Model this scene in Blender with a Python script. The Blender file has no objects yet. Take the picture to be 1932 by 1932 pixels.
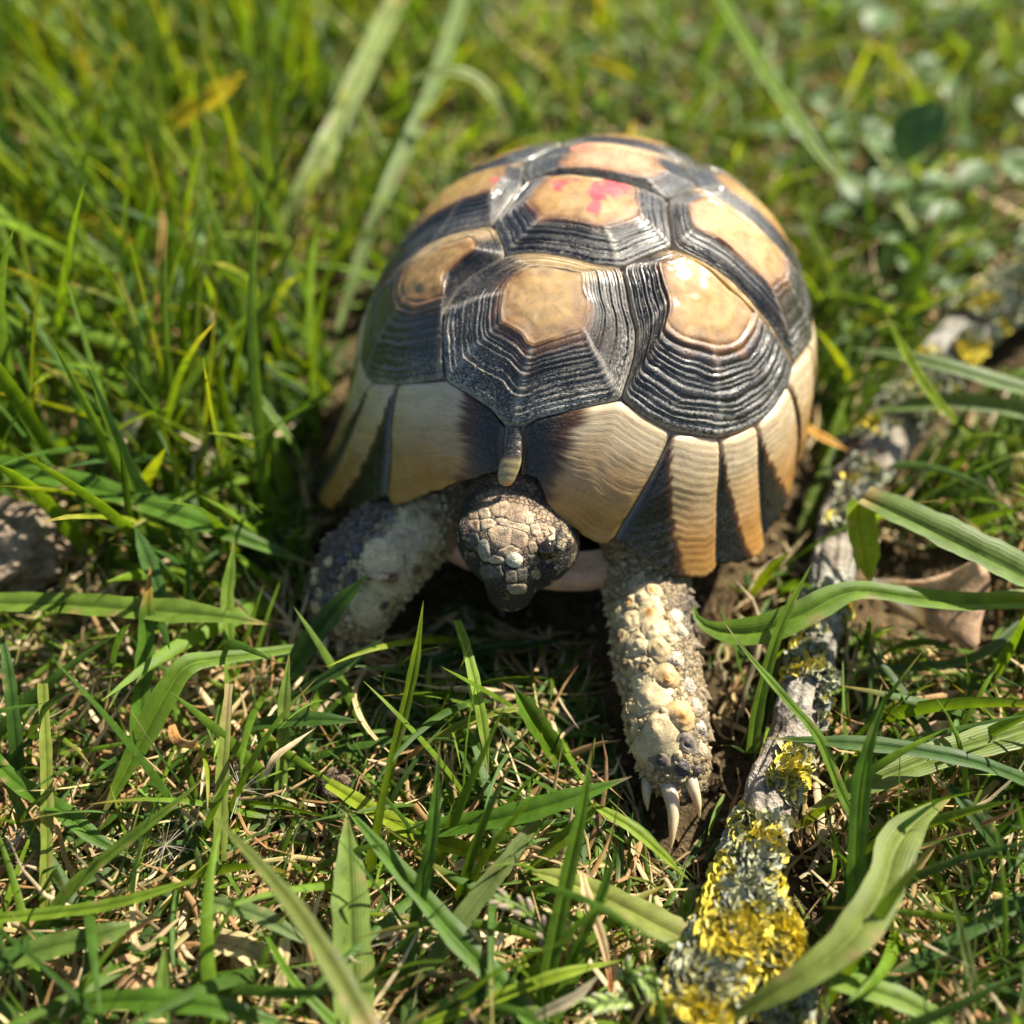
import bpy, math, random
import numpy as np
from mathutils import Vector
from mathutils.bvhtree import BVHTree

rng = np.random.default_rng(11)
random.seed(11)
U = 0.01                                   # the scene is written in centimetres
sc = bpy.context.scene
COL = sc.collection

# ------------------------------------------------------------------ camera
CAM_H, PITCH, FPX = 18.0, 0.8104, 1960.5   # height, downward pitch, focal length for a 1932 wide frame
cam_d = bpy.data.cameras.new('camera')
cam = bpy.data.objects.new('camera', cam_d)
COL.objects.link(cam)
cam.location = (0, 0, CAM_H * U)
cam.rotation_euler = (math.pi / 2 - PITCH, 0, 0)
cam_d.sensor_width = 36
cam_d.lens = FPX / 1932 * 36
cam_d.clip_start, cam_d.clip_end = 0.005, 300
cam_d.dof.use_dof = True
cam_d.dof.focus_distance = 0.187
cam_d.dof.aperture_fstop = 6.6
sc.camera = cam

# ------------------------------------------------------------------ light
SUN_AZ, SUN_EL = math.radians(53), math.radians(47)
world = bpy.data.worlds.new('World')
sc.world = world
world.use_nodes = True
wn = world.node_tree
bg = wn.nodes['Background']
sky = wn.nodes.new('ShaderNodeTexSky')
sky.sky_type = 'NISHITA'
sky.sun_disc = False
sky.sun_elevation, sky.sun_rotation = SUN_EL, SUN_AZ
wn.links.new(sky.outputs[0], bg.inputs[0])
bg.inputs[1].default_value = 0.06
sun_d = bpy.data.lights.new('sun', 'SUN')
sun_d.energy = 5.0
sun_d.angle = math.radians(0.53)
sun_d.color = (1.0, 0.92, 0.76)
sun = bpy.data.objects.new('sun', sun_d)
COL.objects.link(sun)
S_DIR = Vector((math.sin(SUN_AZ) * math.cos(SUN_EL), math.cos(SUN_AZ) * math.cos(SUN_EL), math.sin(SUN_EL)))
sun.rotation_euler = S_DIR.to_track_quat('Z', 'Y').to_euler()
sun.location = (0.5, 0.5, 1)
vs = sc.view_settings
vs.view_transform, vs.look, vs.gamma, vs.use_curve_mapping = 'Standard', 'None', 1, False
vs.exposure = 1.36
sc.cycles.max_bounces = 8
sc.cycles.transmission_bounces = 4
sc.cycles.sample_clamp_indirect = 4

# ------------------------------------------------------------------ small maths
def nrm(v):
    v = np.asarray(v, float)
    return v / np.maximum(np.linalg.norm(v, axis=-1, keepdims=True), 1e-9)

FWD = np.array([0, math.cos(PITCH), -math.sin(PITCH)])
UPV = np.array([0, math.sin(PITCH), math.cos(PITCH)])
CAMP = np.array([0, 0, CAM_H])

def ray(w):                                 # sight line through a point measured on the photograph
    d = FWD + np.array([1., 0, 0]) * (w[0] - 966) / FPX - UPV * (w[1] - 966) / FPX
    return CAMP, d / np.linalg.norm(d)

def at(wx, wy, z=0.0):                      # where that sight line meets the height z
    o, d = ray((wx, wy))
    return o + d * (z - o[2]) / d[2]

def project(p):
    q = np.asarray(p) - CAMP
    dep = q @ FWD
    return 966 + FPX * q[..., 0] / dep, 966 - FPX * (q @ UPV) / dep, dep

def ss(a, b, x):
    t = np.clip((x - a) / (b - a), 0, 1)
    return t * t * (3 - 2 * t)

def catmull(P, n):
    P = np.asarray(P, float)
    if len(P) == 2:
        return P[0] + (P[1] - P[0]) * np.linspace(0, 1, n)[:, None]
    Q = np.vstack([2 * P[0] - P[1], P, 2 * P[-1] - P[-2]])
    seg = np.linalg.norm(np.diff(P[:, :3], axis=0), axis=1)
    cum = np.concatenate([[0], np.cumsum(seg)])
    out = []
    for s in np.linspace(0, cum[-1], n):
        i = min(max(np.searchsorted(cum, s) - 1, 0), len(P) - 2)
        t = (s - cum[i]) / max(seg[i], 1e-9)
        a, b, c, d = Q[i], Q[i + 1], Q[i + 2], Q[i + 3]
        out.append(.5 * (2 * b + (c - a) * t + (2 * a - 5 * b + 4 * c - d) * t * t + (3 * b - a - 3 * c + d) * t ** 3))
    return np.array(out)

def resample(P, n, closed=True):
    P = np.asarray(P, float)
    if closed:
        P = np.vstack([P, P[:1]])
    seg = np.linalg.norm(np.diff(P, axis=0), axis=1)
    cum = np.concatenate([[0], np.cumsum(seg)])
    s = np.linspace(0, cum[-1], n + 1 if closed else n)
    if closed:
        s = s[:-1]
    return np.stack([np.interp(s, cum, P[:, k]) for k in range(P.shape[1])], 1)

def hash3(i, j, k, c):
    h = np.sin(i * 127.1 + j * 311.7 + k * 74.7 + c * 53.3) * 43758.5453
    return h - np.floor(h)

def worley(P, size):                        # distance to nearest and second nearest cell point, cell hash
    q = P / size
    b = np.floor(q)
    f1 = np.full(len(P), 9.)
    f2 = np.full(len(P), 9.)
    cid = np.zeros(len(P))
    for i in (-1, 0, 1):
        for j in (-1, 0, 1):
            for k in (-1, 0, 1):
                c = b + [i, j, k]
                pt = c + np.stack([hash3(c[:, 0], c[:, 1], c[:, 2], m) for m in range(3)], 1)
                d = np.linalg.norm(q - pt, axis=1)
                h = hash3(c[:, 0], c[:, 1], c[:, 2], 7)
                near = d < f1
                f2 = np.where(near, f1, np.minimum(f2, d))
                cid = np.where(near, h, cid)
                f1 = np.where(near, d, f1)
    return f1, f2, cid

def vnoise(P, size):                        # smooth value noise 0..1
    q = P / size
    b = np.floor(q)
    f = q - b
    f = f * f * (3 - 2 * f)
    r = 0
    for i in (0, 1):
        for j in (0, 1):
            for k in (0, 1):
                w = (f[:, 0] if i else 1 - f[:, 0]) * (f[:, 1] if j else 1 - f[:, 1]) * (f[:, 2] if k else 1 - f[:, 2])
                r = r + w * hash3(b[:, 0] + i, b[:, 1] + j, b[:, 2] + k, 3)
    return r

# ------------------------------------------------------------------ object helpers
ORG = {}

def place(o, origin, parent):
    origin = np.asarray(origin, float)
    ORG[o.name] = origin
    if parent is not None:
        o.parent = parent
        o.location = (origin - ORG[parent.name]) * U
    else:
        o.location = origin * U

def tag(o, label=None, cat=None, group=None, kind=None):
    if label: o['label'] = label
    if cat: o['category'] = cat
    if group: o['group'] = group
    if kind: o['kind'] = kind
    return o

def empty(name, origin, label, cat, group=None):
    o = bpy.data.objects.new(name, None)
    o.empty_display_size = 0.01
    COL.objects.link(o)
    place(o, origin, None)
    return tag(o, label, cat, group)

def mk(name, V, F, mat, parent=None, origin=None, col=None, aux=None, smooth=True):
    """one mesh object from world-centimetre vertices"""
    V = np.asarray(V, float)
    if origin is None:
        origin = V.mean(0) if parent is not None else np.array([V[:, 0].mean(), V[:, 1].mean(), V[:, 2].min()])
    me = bpy.data.meshes.new(name)
    if isinstance(F, np.ndarray):
        n, k = F.shape
        me.vertices.add(len(V))
        me.vertices.foreach_set('co', ((V - origin) * U).astype(np.float32).ravel())
        me.loops.add(n * k)
        me.loops.foreach_set('vertex_index', F.astype(np.int32).ravel())
        me.polygons.add(n)
        me.polygons.foreach_set('loop_start', np.arange(0, n * k, k, dtype=np.int32))
        me.polygons.foreach_set('loop_total', np.full(n, k, dtype=np.int32))
        me.update(calc_edges=True)
        me.validate()
    else:
        me.from_pydata(((V - origin) * U).tolist(), [], F)
    if smooth:
        me.polygons.foreach_set('use_smooth', np.ones(len(me.polygons), dtype=bool))
    if col is not None:
        c = np.ones((len(V), 4), np.float32)
        c[:, :3] = np.clip(col, 0, 1)
        a = me.attributes.new('col', 'FLOAT_COLOR', 'POINT')
        a.data.foreach_set('color', c.ravel())
    if aux is not None:
        a = me.attributes.new('aux', 'FLOAT_VECTOR', 'POINT')
        a.data.foreach_set('vector', np.asarray(aux, np.float32).ravel())
    me.materials.append(mat)
    o = bpy.data.objects.new(name, me)
    COL.objects.link(o)
    place(o, origin, parent)
    return o

def grid_faces(nu, nv, closed_v=False, off=0):
    """nu rows of nv vertices"""
    i = np.arange(nu - 1)[:, None]
    j = np.arange(nv if closed_v else nv - 1)[None]
    j2 = (j + 1) % nv
    f = np.stack([i * nv + j, i * nv + j2, (i + 1) * nv + j2, (i + 1) * nv + j], -1).reshape(-1, 4)
    return f + off

class Bag:                                  # collects pieces of ONE mesh
    def __init__(s): s.V, s.F, s.C, s.A, s.n = [], [], [], [], 0
    def add(s, V, F, C, A=None):
        V = np.asarray(V, float)
        s.V.append(V); s.F.append(np.asarray(F) + s.n); s.n += len(V)
        s.C.append(np.broadcast_to(np.asarray(C, float), (len(V), 3)))
        s.A.append(np.zeros((len(V), 3)) if A is None else A)
    def build(s, name, mat, parent=None, origin=None):
        return mk(name, np.vstack(s.V), np.vstack(s.F), mat, parent, origin, np.vstack(s.C), np.vstack(s.A))

# ------------------------------------------------------------------ materials
class NT:
    def __init__(s, name):
        s.m = bpy.data.materials.new(name); s.m.use_nodes = True
        s.t = s.m.node_tree; s.t.nodes.clear()
        s.out = s.n('OutputMaterial')
    def n(s, typ, **kw):
        x = s.t.nodes.new('ShaderNode' + typ)
        for k, v in kw.items(): setattr(x, k, v)
        return x
    def l(s, a, b): s.t.links.new(a, b)
    def put(s, sock, v):
        if hasattr(v, 'is_output'): s.l(v, sock)
        else: sock.default_value = v
    def math(s, op, a, b=None, clamp=False):
        x = s.n('Math', operation=op, use_clamp=clamp); s.put(x.inputs[0], a)
        if b is not None: s.put(x.inputs[1], b)
        return x.outputs[0]
    def mix(s, f, a, b, mode='MIX'):
        x = s.n('MixRGB', blend_type=mode); s.put(x.inputs[0], f); s.put(x.inputs[1], a); s.put(x.inputs[2], b)
        return x.outputs[0]
    def noise(s, scale, detail=3, vec=None, rough=.6):
        x = s.n('TexNoise'); x.inputs['Scale'].default_value = scale
        x.inputs['Detail'].default_value = detail; x.inputs['Roughness'].default_value = rough
        if vec is not None: s.l(vec, x.inputs['Vector'])
        return x.outputs[0]
    def remap(s, v, a, b, c, d):
        x = s.n('MapRange'); s.put(x.inputs[0], v)
        for i, k in enumerate((a, b, c, d)): x.inputs[i + 1].default_value = k
        return x.outputs[0]
    def attr(s, name): return s.n('Attribute', attribute_name=name)
    def pos(s): return s.n('TexCoord').outputs['Object']
    def bump(s, h, strength, dist):
        x = s.n('Bump'); x.inputs['Strength'].default_value = strength; x.inputs['Distance'].default_value = dist
        s.l(h, x.inputs['Height'])
        return x.outputs[0]
    def bsdf(s, color, rough, normal=None, **kw):
        p = s.n('BsdfPrincipled'); s.put(p.inputs['Base Color'], color); s.put(p.inputs['Roughness'], rough)
        if normal is not None: s.l(normal, p.inputs['Normal'])
        for k, v in kw.items(): s.put(p.inputs[k.replace('_', ' ')], v)
        return p.outputs[0]

def leaf_material(name, trans=.48, veins=38., rough=.45, spec=.3, tint=(1.5, 1.3, .35)):
    t = NT(name)
    a = t.attr('col'); x = t.n('SeparateXYZ'); t.l(t.attr('aux').outputs['Vector'], x.inputs[0])
    vein = t.math('SINE', t.math('MULTIPLY', x.outputs[0], veins))
    n1 = t.noise(260., 3, t.pos())
    n2 = t.noise(1500., 2, t.pos())
    c = t.mix(1., a.outputs['Color'], t.remap(vein, -1, 1, .89, 1.06), 'MULTIPLY')
    c = t.mix(1., c, t.remap(n1, .3, .7, .72, 1.28), 'MULTIPLY')
    c = t.mix(t.remap(n2, .66, .78, 0, .35), c, (.30, .26, .14, 1))
    bmp = t.bump(t.math('ADD', vein, t.math('MULTIPLY', n2, .6)), .18, .0001)
    p = t.bsdf(c, t.remap(n1, .3, .7, rough - .08, rough + .12), bmp, Specular_IOR_Level=spec)
    tr = t.n('BsdfTranslucent'); t.l(t.mix(1., c, (*tint, 1), 'MULTIPLY'), tr.inputs['Color']); t.l(bmp, tr.inputs['Normal'])
    mx = t.n('MixShader'); mx.inputs[0].default_value = trans
    t.l(p, mx.inputs[1]); t.l(tr.outputs[0], mx.inputs[2]); t.l(mx.outputs[0], t.out.inputs[0])
    return t.m

M_GRASS = leaf_material('grass_blade')
M_STRAW = leaf_material('dead_straw', .22, 30., .6, .25, (1.1, 1., .8))
M_WEED = leaf_material('weed_leaf', .3, 0., .5, .4, (1.2, 1.2, .5))

def shell_material():
    t = NT('shell_keratin')
    a = t.attr('col'); x = t.n('SeparateXYZ'); t.l(t.attr('aux').outputs['Vector'], x.inputs[0])
    ring, dust, along = x.outputs[0], x.outputs[1], x.outputs[2]
    cv = t.n('CombineXYZ'); t.l(t.math('MULTIPLY', ring, 2.2), cv.inputs[0]); t.l(t.math('MULTIPLY', along, 5.), cv.inputs[1])
    streak = t.noise(2.4, 5, cv.outputs[0], .7)              # fine lines that follow the growth rings
    n1 = t.noise(420., 4, t.pos())
    n2 = t.noise(2600., 3, t.pos(), .7)
    c = t.mix(1., a.outputs['Color'], t.remap(streak, .3, .7, .72, 1.28), 'MULTIPLY')
    c = t.mix(1., c, t.remap(n1, .3, .7, .8, 1.2), 'MULTIPLY')
    # dried dust caught in the grooves
    d = t.math('MULTIPLY', t.remap(t.math('ADD', t.math('MULTIPLY', streak, .80), t.math('ADD', t.math('MULTIPLY', n2, .22), t.math('MULTIPLY', t.noise(150., 4, t.pos(), .65), .30))), .64, .80, 0, 1), dust, True)
    c = t.mix(d, c, (.52, .48, .41, 1))
    h = t.math('ADD', t.math('MULTIPLY', streak, 1.), t.math('MULTIPLY', n2, .35))
    bmp = t.bump(h, .7, .00022)
    r = t.math('ADD', t.remap(n1, .3, .7, .20, .36), t.math('MULTIPLY', d, .4))
    p = t.bsdf(c, r, bmp, Specular_IOR_Level=.5, Subsurface_Weight=.12, Subsurface_Radius=(.003, .0015, .0006),
               Subsurface_Scale=1., Coat_Weight=.35, Coat_Roughness=.16)
    t.l(p, t.out.inputs[0])
    return t.m
M_SHELL = shell_material()

def rim_material():
    t = NT('rim_keratin')
    a = t.attr('col'); x = t.n('SeparateXYZ'); t.l(t.attr('aux').outputs['Vector'], x.inputs[0])
    ring, dust, along = x.outputs[0], x.outputs[1], x.outputs[2]
    cv = t.n('CombineXYZ'); t.l(t.math('MULTIPLY', ring, 2.), cv.inputs[0]); t.l(t.math('MULTIPLY', along, 3.), cv.inputs[1])
    streak = t.noise(2.2, 5, cv.outputs[0], .65)
    n1 = t.noise(380., 4, t.pos()); n2 = t.noise(2600., 3, t.pos(), .7)
    c = t.mix(1., a.outputs['Color'], t.remap(streak, .3, .7, .86, 1.14), 'MULTIPLY')
    d = t.math('MULTIPLY', t.remap(t.math('ADD', t.math('MULTIPLY', streak, .5), t.math('MULTIPLY', n2, .55)), .52, .68, 0, 1), dust, True)
    c = t.mix(d, c, (.50, .45, .38, 1))
    bmp = t.bump(t.math('ADD', streak, t.math('MULTIPLY', n2, .3)), .55, .00022)
    r = t.math('ADD', t.remap(n1, .3, .7, .16, .32), t.math('MULTIPLY', d, .35))
    p = t.bsdf(c, r, bmp, Specular_IOR_Level=.5, Coat_Weight=.3, Coat_Roughness=.2, Subsurface_Weight=.35,
               Subsurface_Radius=(.004, .0018, .0006), Subsurface_Scale=1.)
    tr = t.n('BsdfTranslucent'); t.l(t.mix(1., c, (1.3, .75, .3, 1), 'MULTIPLY'), tr.inputs['Color'])
    mx = t.n('MixShader'); mx.inputs[0].default_value = .22
    t.l(p, mx.inputs[1]); t.l(tr.outputs[0], mx.inputs[2]); t.l(mx.outputs[0], t.out.inputs[0])
    return t.m
M_RIM = rim_material()

def plain(name, rough=.6, nscale=600., bstr=.5, bdist=.0003, var=.3, sss=0., spec=.4, coat=0., vor=0.):
    t = NT(name)
    a = t.attr('col')
    n1 = t.noise(nscale, 4, t.pos()); n2 = t.noise(nscale * 4, 3, t.pos(), .7)
    c = t.mix(1., a.outputs['Color'], t.remap(n1, .3, .7, 1 - var, 1 + var), 'MULTIPLY')
    c = t.mix(1., c, t.remap(n2, .3, .7, 1 - var * .7, 1 + var * .7), 'MULTIPLY')
    h = t.math('ADD', n1, t.math('MULTIPLY', n2, .5))
    if vor:
        v = t.n('TexVoronoi', feature='DISTANCE_TO_EDGE'); v.inputs['Scale'].default_value = vor
        t.l(t.pos(), v.inputs['Vector'])
        h = t.math('ADD', h, t.remap(v.outputs['Distance'], 0, .12, 0, 1.4))
        c = t.mix(1., c, t.remap(v.outputs['Distance'], 0, .09, .6, 1.05), 'MULTIPLY')
    kw = dict(Specular_IOR_Level=spec, Coat_Weight=coat)
    if sss: kw.update(Subsurface_Weight=sss, Subsurface_Radius=(.003, .0015, .0008), Subsurface_Scale=1.)
    t.l(t.bsdf(c, rough, t.bump(h, bstr, bdist), **kw), t.out.inputs[0])
    return t.m
M_SKIN = plain('tortoise_skin', .55, 500., .8, .0005, .28, .12, .4, vor=900.)
M_SCALE = plain('leg_scale', .55, 600., .6, .0002, .26, .25, .35, coat=.0)
M_PLATE = plain('head_plate', .45, 1100., .9, .00035, .38, .08, .45)
M_CLAW = plain('claw_horn', .3, 500., .3, .0001, .12, .5, .5, coat=.2)
M_BARK = plain('bark', .85, 260., 1., .0012, .45, 0, .2)
M_LICHEN = plain('lichen', 1., 900., .8, .0004, .3, 0., .02)
M_STONE = plain('stone', .85, 180., .9, .0015, .35, 0, .25)
M_DRYLEAF = plain('dry_leaf', .6, 400., .6, .0004, .25, .15, .3)
M_SOIL = plain('soil', .95, 220., 1., .002, .5, 0, .1)
M_FLUFF = plain('fluff', .5, 600., .1, .0001, .1, .2, .3)
M_PLASTRON = plain('plastron', .45, 300., .4, .0003, .2, .15, .45)

def eye_material():
    t = NT('eye_gloss')
    t.l(t.bsdf(t.mix(t.noise(300., 2, t.pos()), (.008, .006, .005, 1), (.03, .02, .012, 1)), .06), t.out.inputs[0])
    return t.m
M_EYE = eye_material()

# ------------------------------------------------------------------ the tortoise's own frame (front is -y)
TX, TY, YAW = 1.7173, 19.364, -.3046
cy, sy = math.cos(YAW), math.sin(YAW)
RW = np.array([[cy, sy, 0], [-sy, cy, 0], [0, 0, 1]])      # world -> tortoise
TORG = np.array([TX, TY, 0.])
def to_t(p): return (np.asarray(p, float) - TORG) @ RW.T
def to_w(p): return np.asarray(p, float) @ RW + TORG

SA, SB, SC, SZ = 5.229, 6.247, 4.6745, 2.6277              # shell dome
def Rz(z, front=1.):                        # front: 1 over the head, 0 at the flanks, where the rim hangs straight down
    z = np.asarray(z, float)
    return np.sqrt(1 - np.clip((z - SZ) / SC, 0, .99995) ** 2) + .05 * (.12 + .88 * ss(.15, .6, front)) * np.clip(3.6 - z, 0, 3) ** 1.5
def fshell(p):
    rho = np.hypot(p[..., 0] / SA, p[..., 1] / SB)
    return rho / Rz(p[..., 2], -p[..., 1] / SB / np.maximum(rho, 1e-6)) - 1

def c2w(p): return (566 + .5274 * p[0], 226.4 + .5274 * p[1])

_ts = np.arange(8, 40, .008)
def hit(w):                                 # sight line onto the shell, tortoise frame
    o, d = ray(w)
    q = to_t(o + _ts[:, None] * d)
    f = np.where((q[:, 2] > SZ + SC) | (q[:, 2] < .6), 9, fshell(q))
    i = np.argmax(f < 0) if (f < 0).any() else np.argmin(f)
    return q[i]

def th(deg, z):                             # shell point from a bearing and a height
    a = math.radians(deg); r = Rz(z, -math.sin(a))
    return np.array([SA * r * math.cos(a), SB * r * math.sin(a), z])

def top(x, y):                              # shell point from plan position
    rho = min(math.hypot(x / SA, y / SB), .99)
    return np.array([x, y, SZ + SC * math.sqrt(1 - rho * rho)])

def onto(P):                                # push points onto the shell surface
    P = np.array(P, float)
    up = P[:, 2] > SZ
    q = np.stack([P[:, 0] / SA, P[:, 1] / SB, np.maximum(P[:, 2] - SZ, 0) / SC], 1)
    k = 1 / np.linalg.norm(q, axis=1)
    Q = P.copy()
    Q[:, 0] *= k; Q[:, 1] *= k
    Q[:, 2] = np.where(up, SZ + (P[:, 2] - SZ) * k, P[:, 2])
    rho = np.hypot(Q[:, 0] / SA, Q[:, 1] / SB)
    tgt = Rz(Q[:, 2], -Q[:, 1] / SB / np.maximum(rho, 1e-6))
    f = np.where(Q[:, 2] < 3.6, tgt / np.maximum(rho, 1e-6), 1.)
    Q[:, 0] *= f; Q[:, 1] *= f
    return Q

def snormal(P):
    e = 1e-3
    g = np.stack([fshell(P + np.eye(3)[k] * e) - fshell(P - np.eye(3)[k] * e) for k in range(3)], 1)
    hi = P[:, 2] > SZ + SC * .97
    g[hi] = np.stack([P[hi, 0] / SA ** 2, P[hi, 1] / SB ** 2, (P[hi, 2] - SZ) / SC ** 2], 1)
    return nrm(g)

def pts(L):
    out = []
    for p in L:
        if p[0] == 't': out.append(th(p[1], p[2]))
        elif p[0] == 'p': out.append(top(p[1], p[2]))
        else: out.append(hit(c2w(p)))
    return np.array(out)

tort = empty('tortoise', TORG, 'small tortoise with black and tan domed shell walking through the grass', 'tortoise')

# carapace: the bony dome that the scutes sit on
_ra = [-90, -84, -78, -70, -60, -50, -38, -20, 0, 60, 90]
_rz = [4.7, 4.5, 4.1, 3.6, 3.0, 2.55, 2.25, 2.0, 1.9, 1.9, 2.0]
def rim_z(deg):
    d = (deg + 180) % 360 - 180
    d = np.where(d > 90, 180 - d, np.where(d < -90, -180 - d, d))
    return np.interp(d, _ra, _rz)
nT, nZ = 120, 34
V = []
for k in range(nZ):
    u = k / (nZ - 1)
    for j in range(nT):
        d = -180 + 360 * j / nT
        zr = float(rim_z(d)) + .12
        z = zr + (SZ + SC - .001 - zr) * math.sin(u * math.pi / 2)
        V.append(th(d, z))
V = np.array(V)
V -= snormal(V) * .13
carapace = mk('carapace', to_w(V), grid_faces(nZ, nT, True), M_SHELL, tort, TORG + [0, 0, 2.5],
              np.tile([.20, .17, .13], (len(V), 1)), np.tile([0, .7, 0], (len(V), 1)))

TAN = np.array([.39, .22, .058]); CREAM = np.array([.61, .435, .235]); BLACK = np.array([.008, .0075, .008])
BROWN = np.array([.10, .036, .013]); AMBER = np.array([.47, .225, .05])
BACK = np.array([0, 1., 0])

def scute(name, outline, centre, s, rings=11, back=(.35, .8), tan=TAN, peak=.13, dust=.35, hi=True, spots=None, black=1., rough_=.8):
    """a horny plate: raised areola, stepped growth rings, sunken edge"""
    O = pts(outline)
    n = 150 if hi else 60
    O = resample(O, n)
    for _ in range(2):
        O = .25 * np.roll(O, 1, 0) + .5 * O + .25 * np.roll(O, -1, 0)
    A0 = pts([centre])[0]
    C0 = O.mean(0)
    ph = rng.uniform(0, 6.28, 6)
    an = np.arange(n) / n * 2 * np.pi
    wob = 1 + .05 * np.sin(an * 2 + ph[0]) + .03 * np.sin(an * 5 + ph[1])
    AR = A0 + (O - C0) * (s * wob)[:, None] * .9 + (O - A0) * .1 * s
    inner = 12 if hi else 4
    per = 5 if hi else 2
    us = list(np.linspace(0.04, 1, inner))
    ts = list(np.linspace(0, 1, rings * per + 1))[1:]
    P, T = [], []
    for u in us:
        P.append(A0 + (AR - A0) * u); T.append(np.full(n, u - 1))
    for t in ts:
        P.append(AR + (O - AR) * t); T.append(np.full(n, t))
    P.append(O + (C0 - O) * .004); T.append(np.full(n, 1.001))
    rows = len(P)
    P = onto(np.vstack(P)); T = np.concatenate(T)
    N = snormal(P)
    ang = np.tile(an, rows)
    inc = rng.uniform(.35, 1.9, rings); knot = np.concatenate([[0], np.cumsum(inc)]) / inc.sum()
    Tw = T + (.030 * (vnoise(P, .45) - .5) + .012 * (vnoise(P + 40, .15) - .5)) * 2 * np.sin(np.pi * np.clip(T, 0, 1)) ** .5
    tj = np.where(T < 0, T * rings, np.interp(Tw, knot, np.arange(rings + 1)))
    frac = tj - np.floor(tj)
    amp = rough_ * (.15 + 1.7 * vnoise(P + 5 + np.floor(tj)[:, None] * 1.7, .7)) * (.4 + hash3(np.floor(tj), ph[4], 0, 1))
    ridge = (ss(0, .5, frac) * (1 - ss(.72, 1., frac)))
    rip_ = np.cos(np.sqrt(np.maximum(1 + T, 0)) * 26 + 5 * vnoise(P, .4)) * ss(.25, .7, 1 + T)
    h = peak * np.where(T < 0, 1 + .12 * np.sqrt(np.maximum(-T, 0)), (1 - np.clip(T, 0, 1)) ** 1.1)
    h = h + np.where(T > 0, .030 * amp * (ridge - .4), - .006 * rip_ + .022 * (vnoise(P, .16) - .5) + .02 * np.cos(np.sqrt(np.maximum(1 + T, 0)) * 7 + vnoise(P, .5) * 3) * .3)
    h = h + .018 * (vnoise(P + 9, .3) - .5)
    h = h - .05 * ss(.93, 1., T)
    h = np.where(T > 1.0005, -.16, h)
    K_ = 9; d1 = nrm(O - np.roll(O, K_ if hi else 4, 0)); d2 = nrm(np.roll(O, -(K_ if hi else 4), 0) - O)
    turn = np.sum(d1 * d2, 1); cr = []
    for i_ in np.argsort(turn):
        if all(min(abs(i_ - c_), n - abs(i_ - c_)) > n * .09 for c_ in cr): cr.append(i_)
        if len(cr) == 6: break
    jj = np.tile(np.arange(n), rows) + 2.2 * (vnoise(P, .25) - .5)
    dj = np.min([np.minimum(np.abs(jj - c_), n - np.abs(jj - c_)) for c_ in cr], 0)
    seam = np.exp(-(dj / (1.1 if hi else .7)) ** 2) * ss(-.05, .15, T) * (.3 + 1.1 * vnoise(P + 13, .5))
    h = h + .02 * seam
    # pigment: tan areola, brown fringe, black growth zone in front and at the sides, pale towards the back
    dirv = nrm(P - A0)
    tang = BACK - N * (N @ BACK)[:, None]
    kb = ss(back[0], back[1], np.sum(dirv * nrm(tang), 1) + .12 * (vnoise(P, .35) - .5))
    Tn = T + .10 * (vnoise(P, .22) - .5) + .03 * np.sin(ang * 11)
    rip = np.cos(np.sqrt(np.maximum(1 + T, 0)) * 26 + 5 * vnoise(P, .4)) * ss(.25, .7, 1 + T) * (T < 0)
    col = tan * (1 + .34 * (vnoise(P, .25) - .5) + .22 * (vnoise(P + 6, .7) - .5) - .10 * rip + .16 * (vnoise(P, .07) - .5))[:, None]
    col = col + (np.array([.33, .145, .03]) - col) * (.45 * ss(-.55, 0, T) * vnoise(P + 11, .45))[:, None]
    speck = (vnoise(P + 21, .06) > .86) & (T < .1)
    col = np.where(speck[:, None], col * .55, col)
    side = col + (np.array([.23, .105, .022]) - col) * (.75 * ss(-.42, .02, Tn))[:, None]
    side = side + (BROWN - side) * ss(-.08, .14, Tn)[:, None]
    side = side + (BLACK - side) * (ss(.06, .24, Tn) * black)[:, None]
    side = side + (BROWN * .6 - side) * (.5 * (vnoise(P + 3, .7) > .72) * (T > .1) * (1 - np.clip(T * 1.4, 0, 1)))[:, None]
    pale = col + (CREAM - col) * ss(-.25, .25, Tn)[:, None]
    C = side + (pale - side) * kb[:, None]
    C = C + (np.array([.30, .265, .21]) - C) * (.75 * ss(.93, .99, T + .05 * (vnoise(P, .12) - .5)))[:, None]
    C = C + (np.array([.33, .29, .24]) - C) * np.clip(.5 * seam * (.4 + dust), 0, .8)[:, None]
    if spots:
        for (w, r, cc) in spots:
            d = np.linalg.norm(P - hit(c2w(w)), axis=1) / r + 1.0 * (vnoise(P, .22) - .5) + .5 * (vnoise(P, .07) - .5)
            C = C + (np.array(cc) - C) * (1 - ss(.75, .95, d))[:, None]
    D = dust * (.45 + .75 * ss(.2, 1., T)) * (.35 + 1.3 * vnoise(P + 2, 1.1)) * (.65 + .7 * (1 - ridge)) * (.55 + .75 * (dirv[:, 1] < 0) * ss(.3, 1, T))
    aux = np.stack([tj, D, ang * np.linalg.norm(O - C0, axis=1).mean()], 1)
    V = P + N * h[:, None]
    F = grid_faces(rows, n, True)
    # close the small hole at the middle of the areola
    V = np.vstack([V, V[:n].mean(0)]); C = np.vstack([C, C[:n].mean(0)]); aux = np.vstack([aux, aux[0]])
    c = len(V) - 1
    F = F.tolist() + [[c, (j + 1) % n, j] for j in range(n)]
    return mk(name, to_w(V), F, M_SHELL, carapace, None, C, aux)

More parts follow.
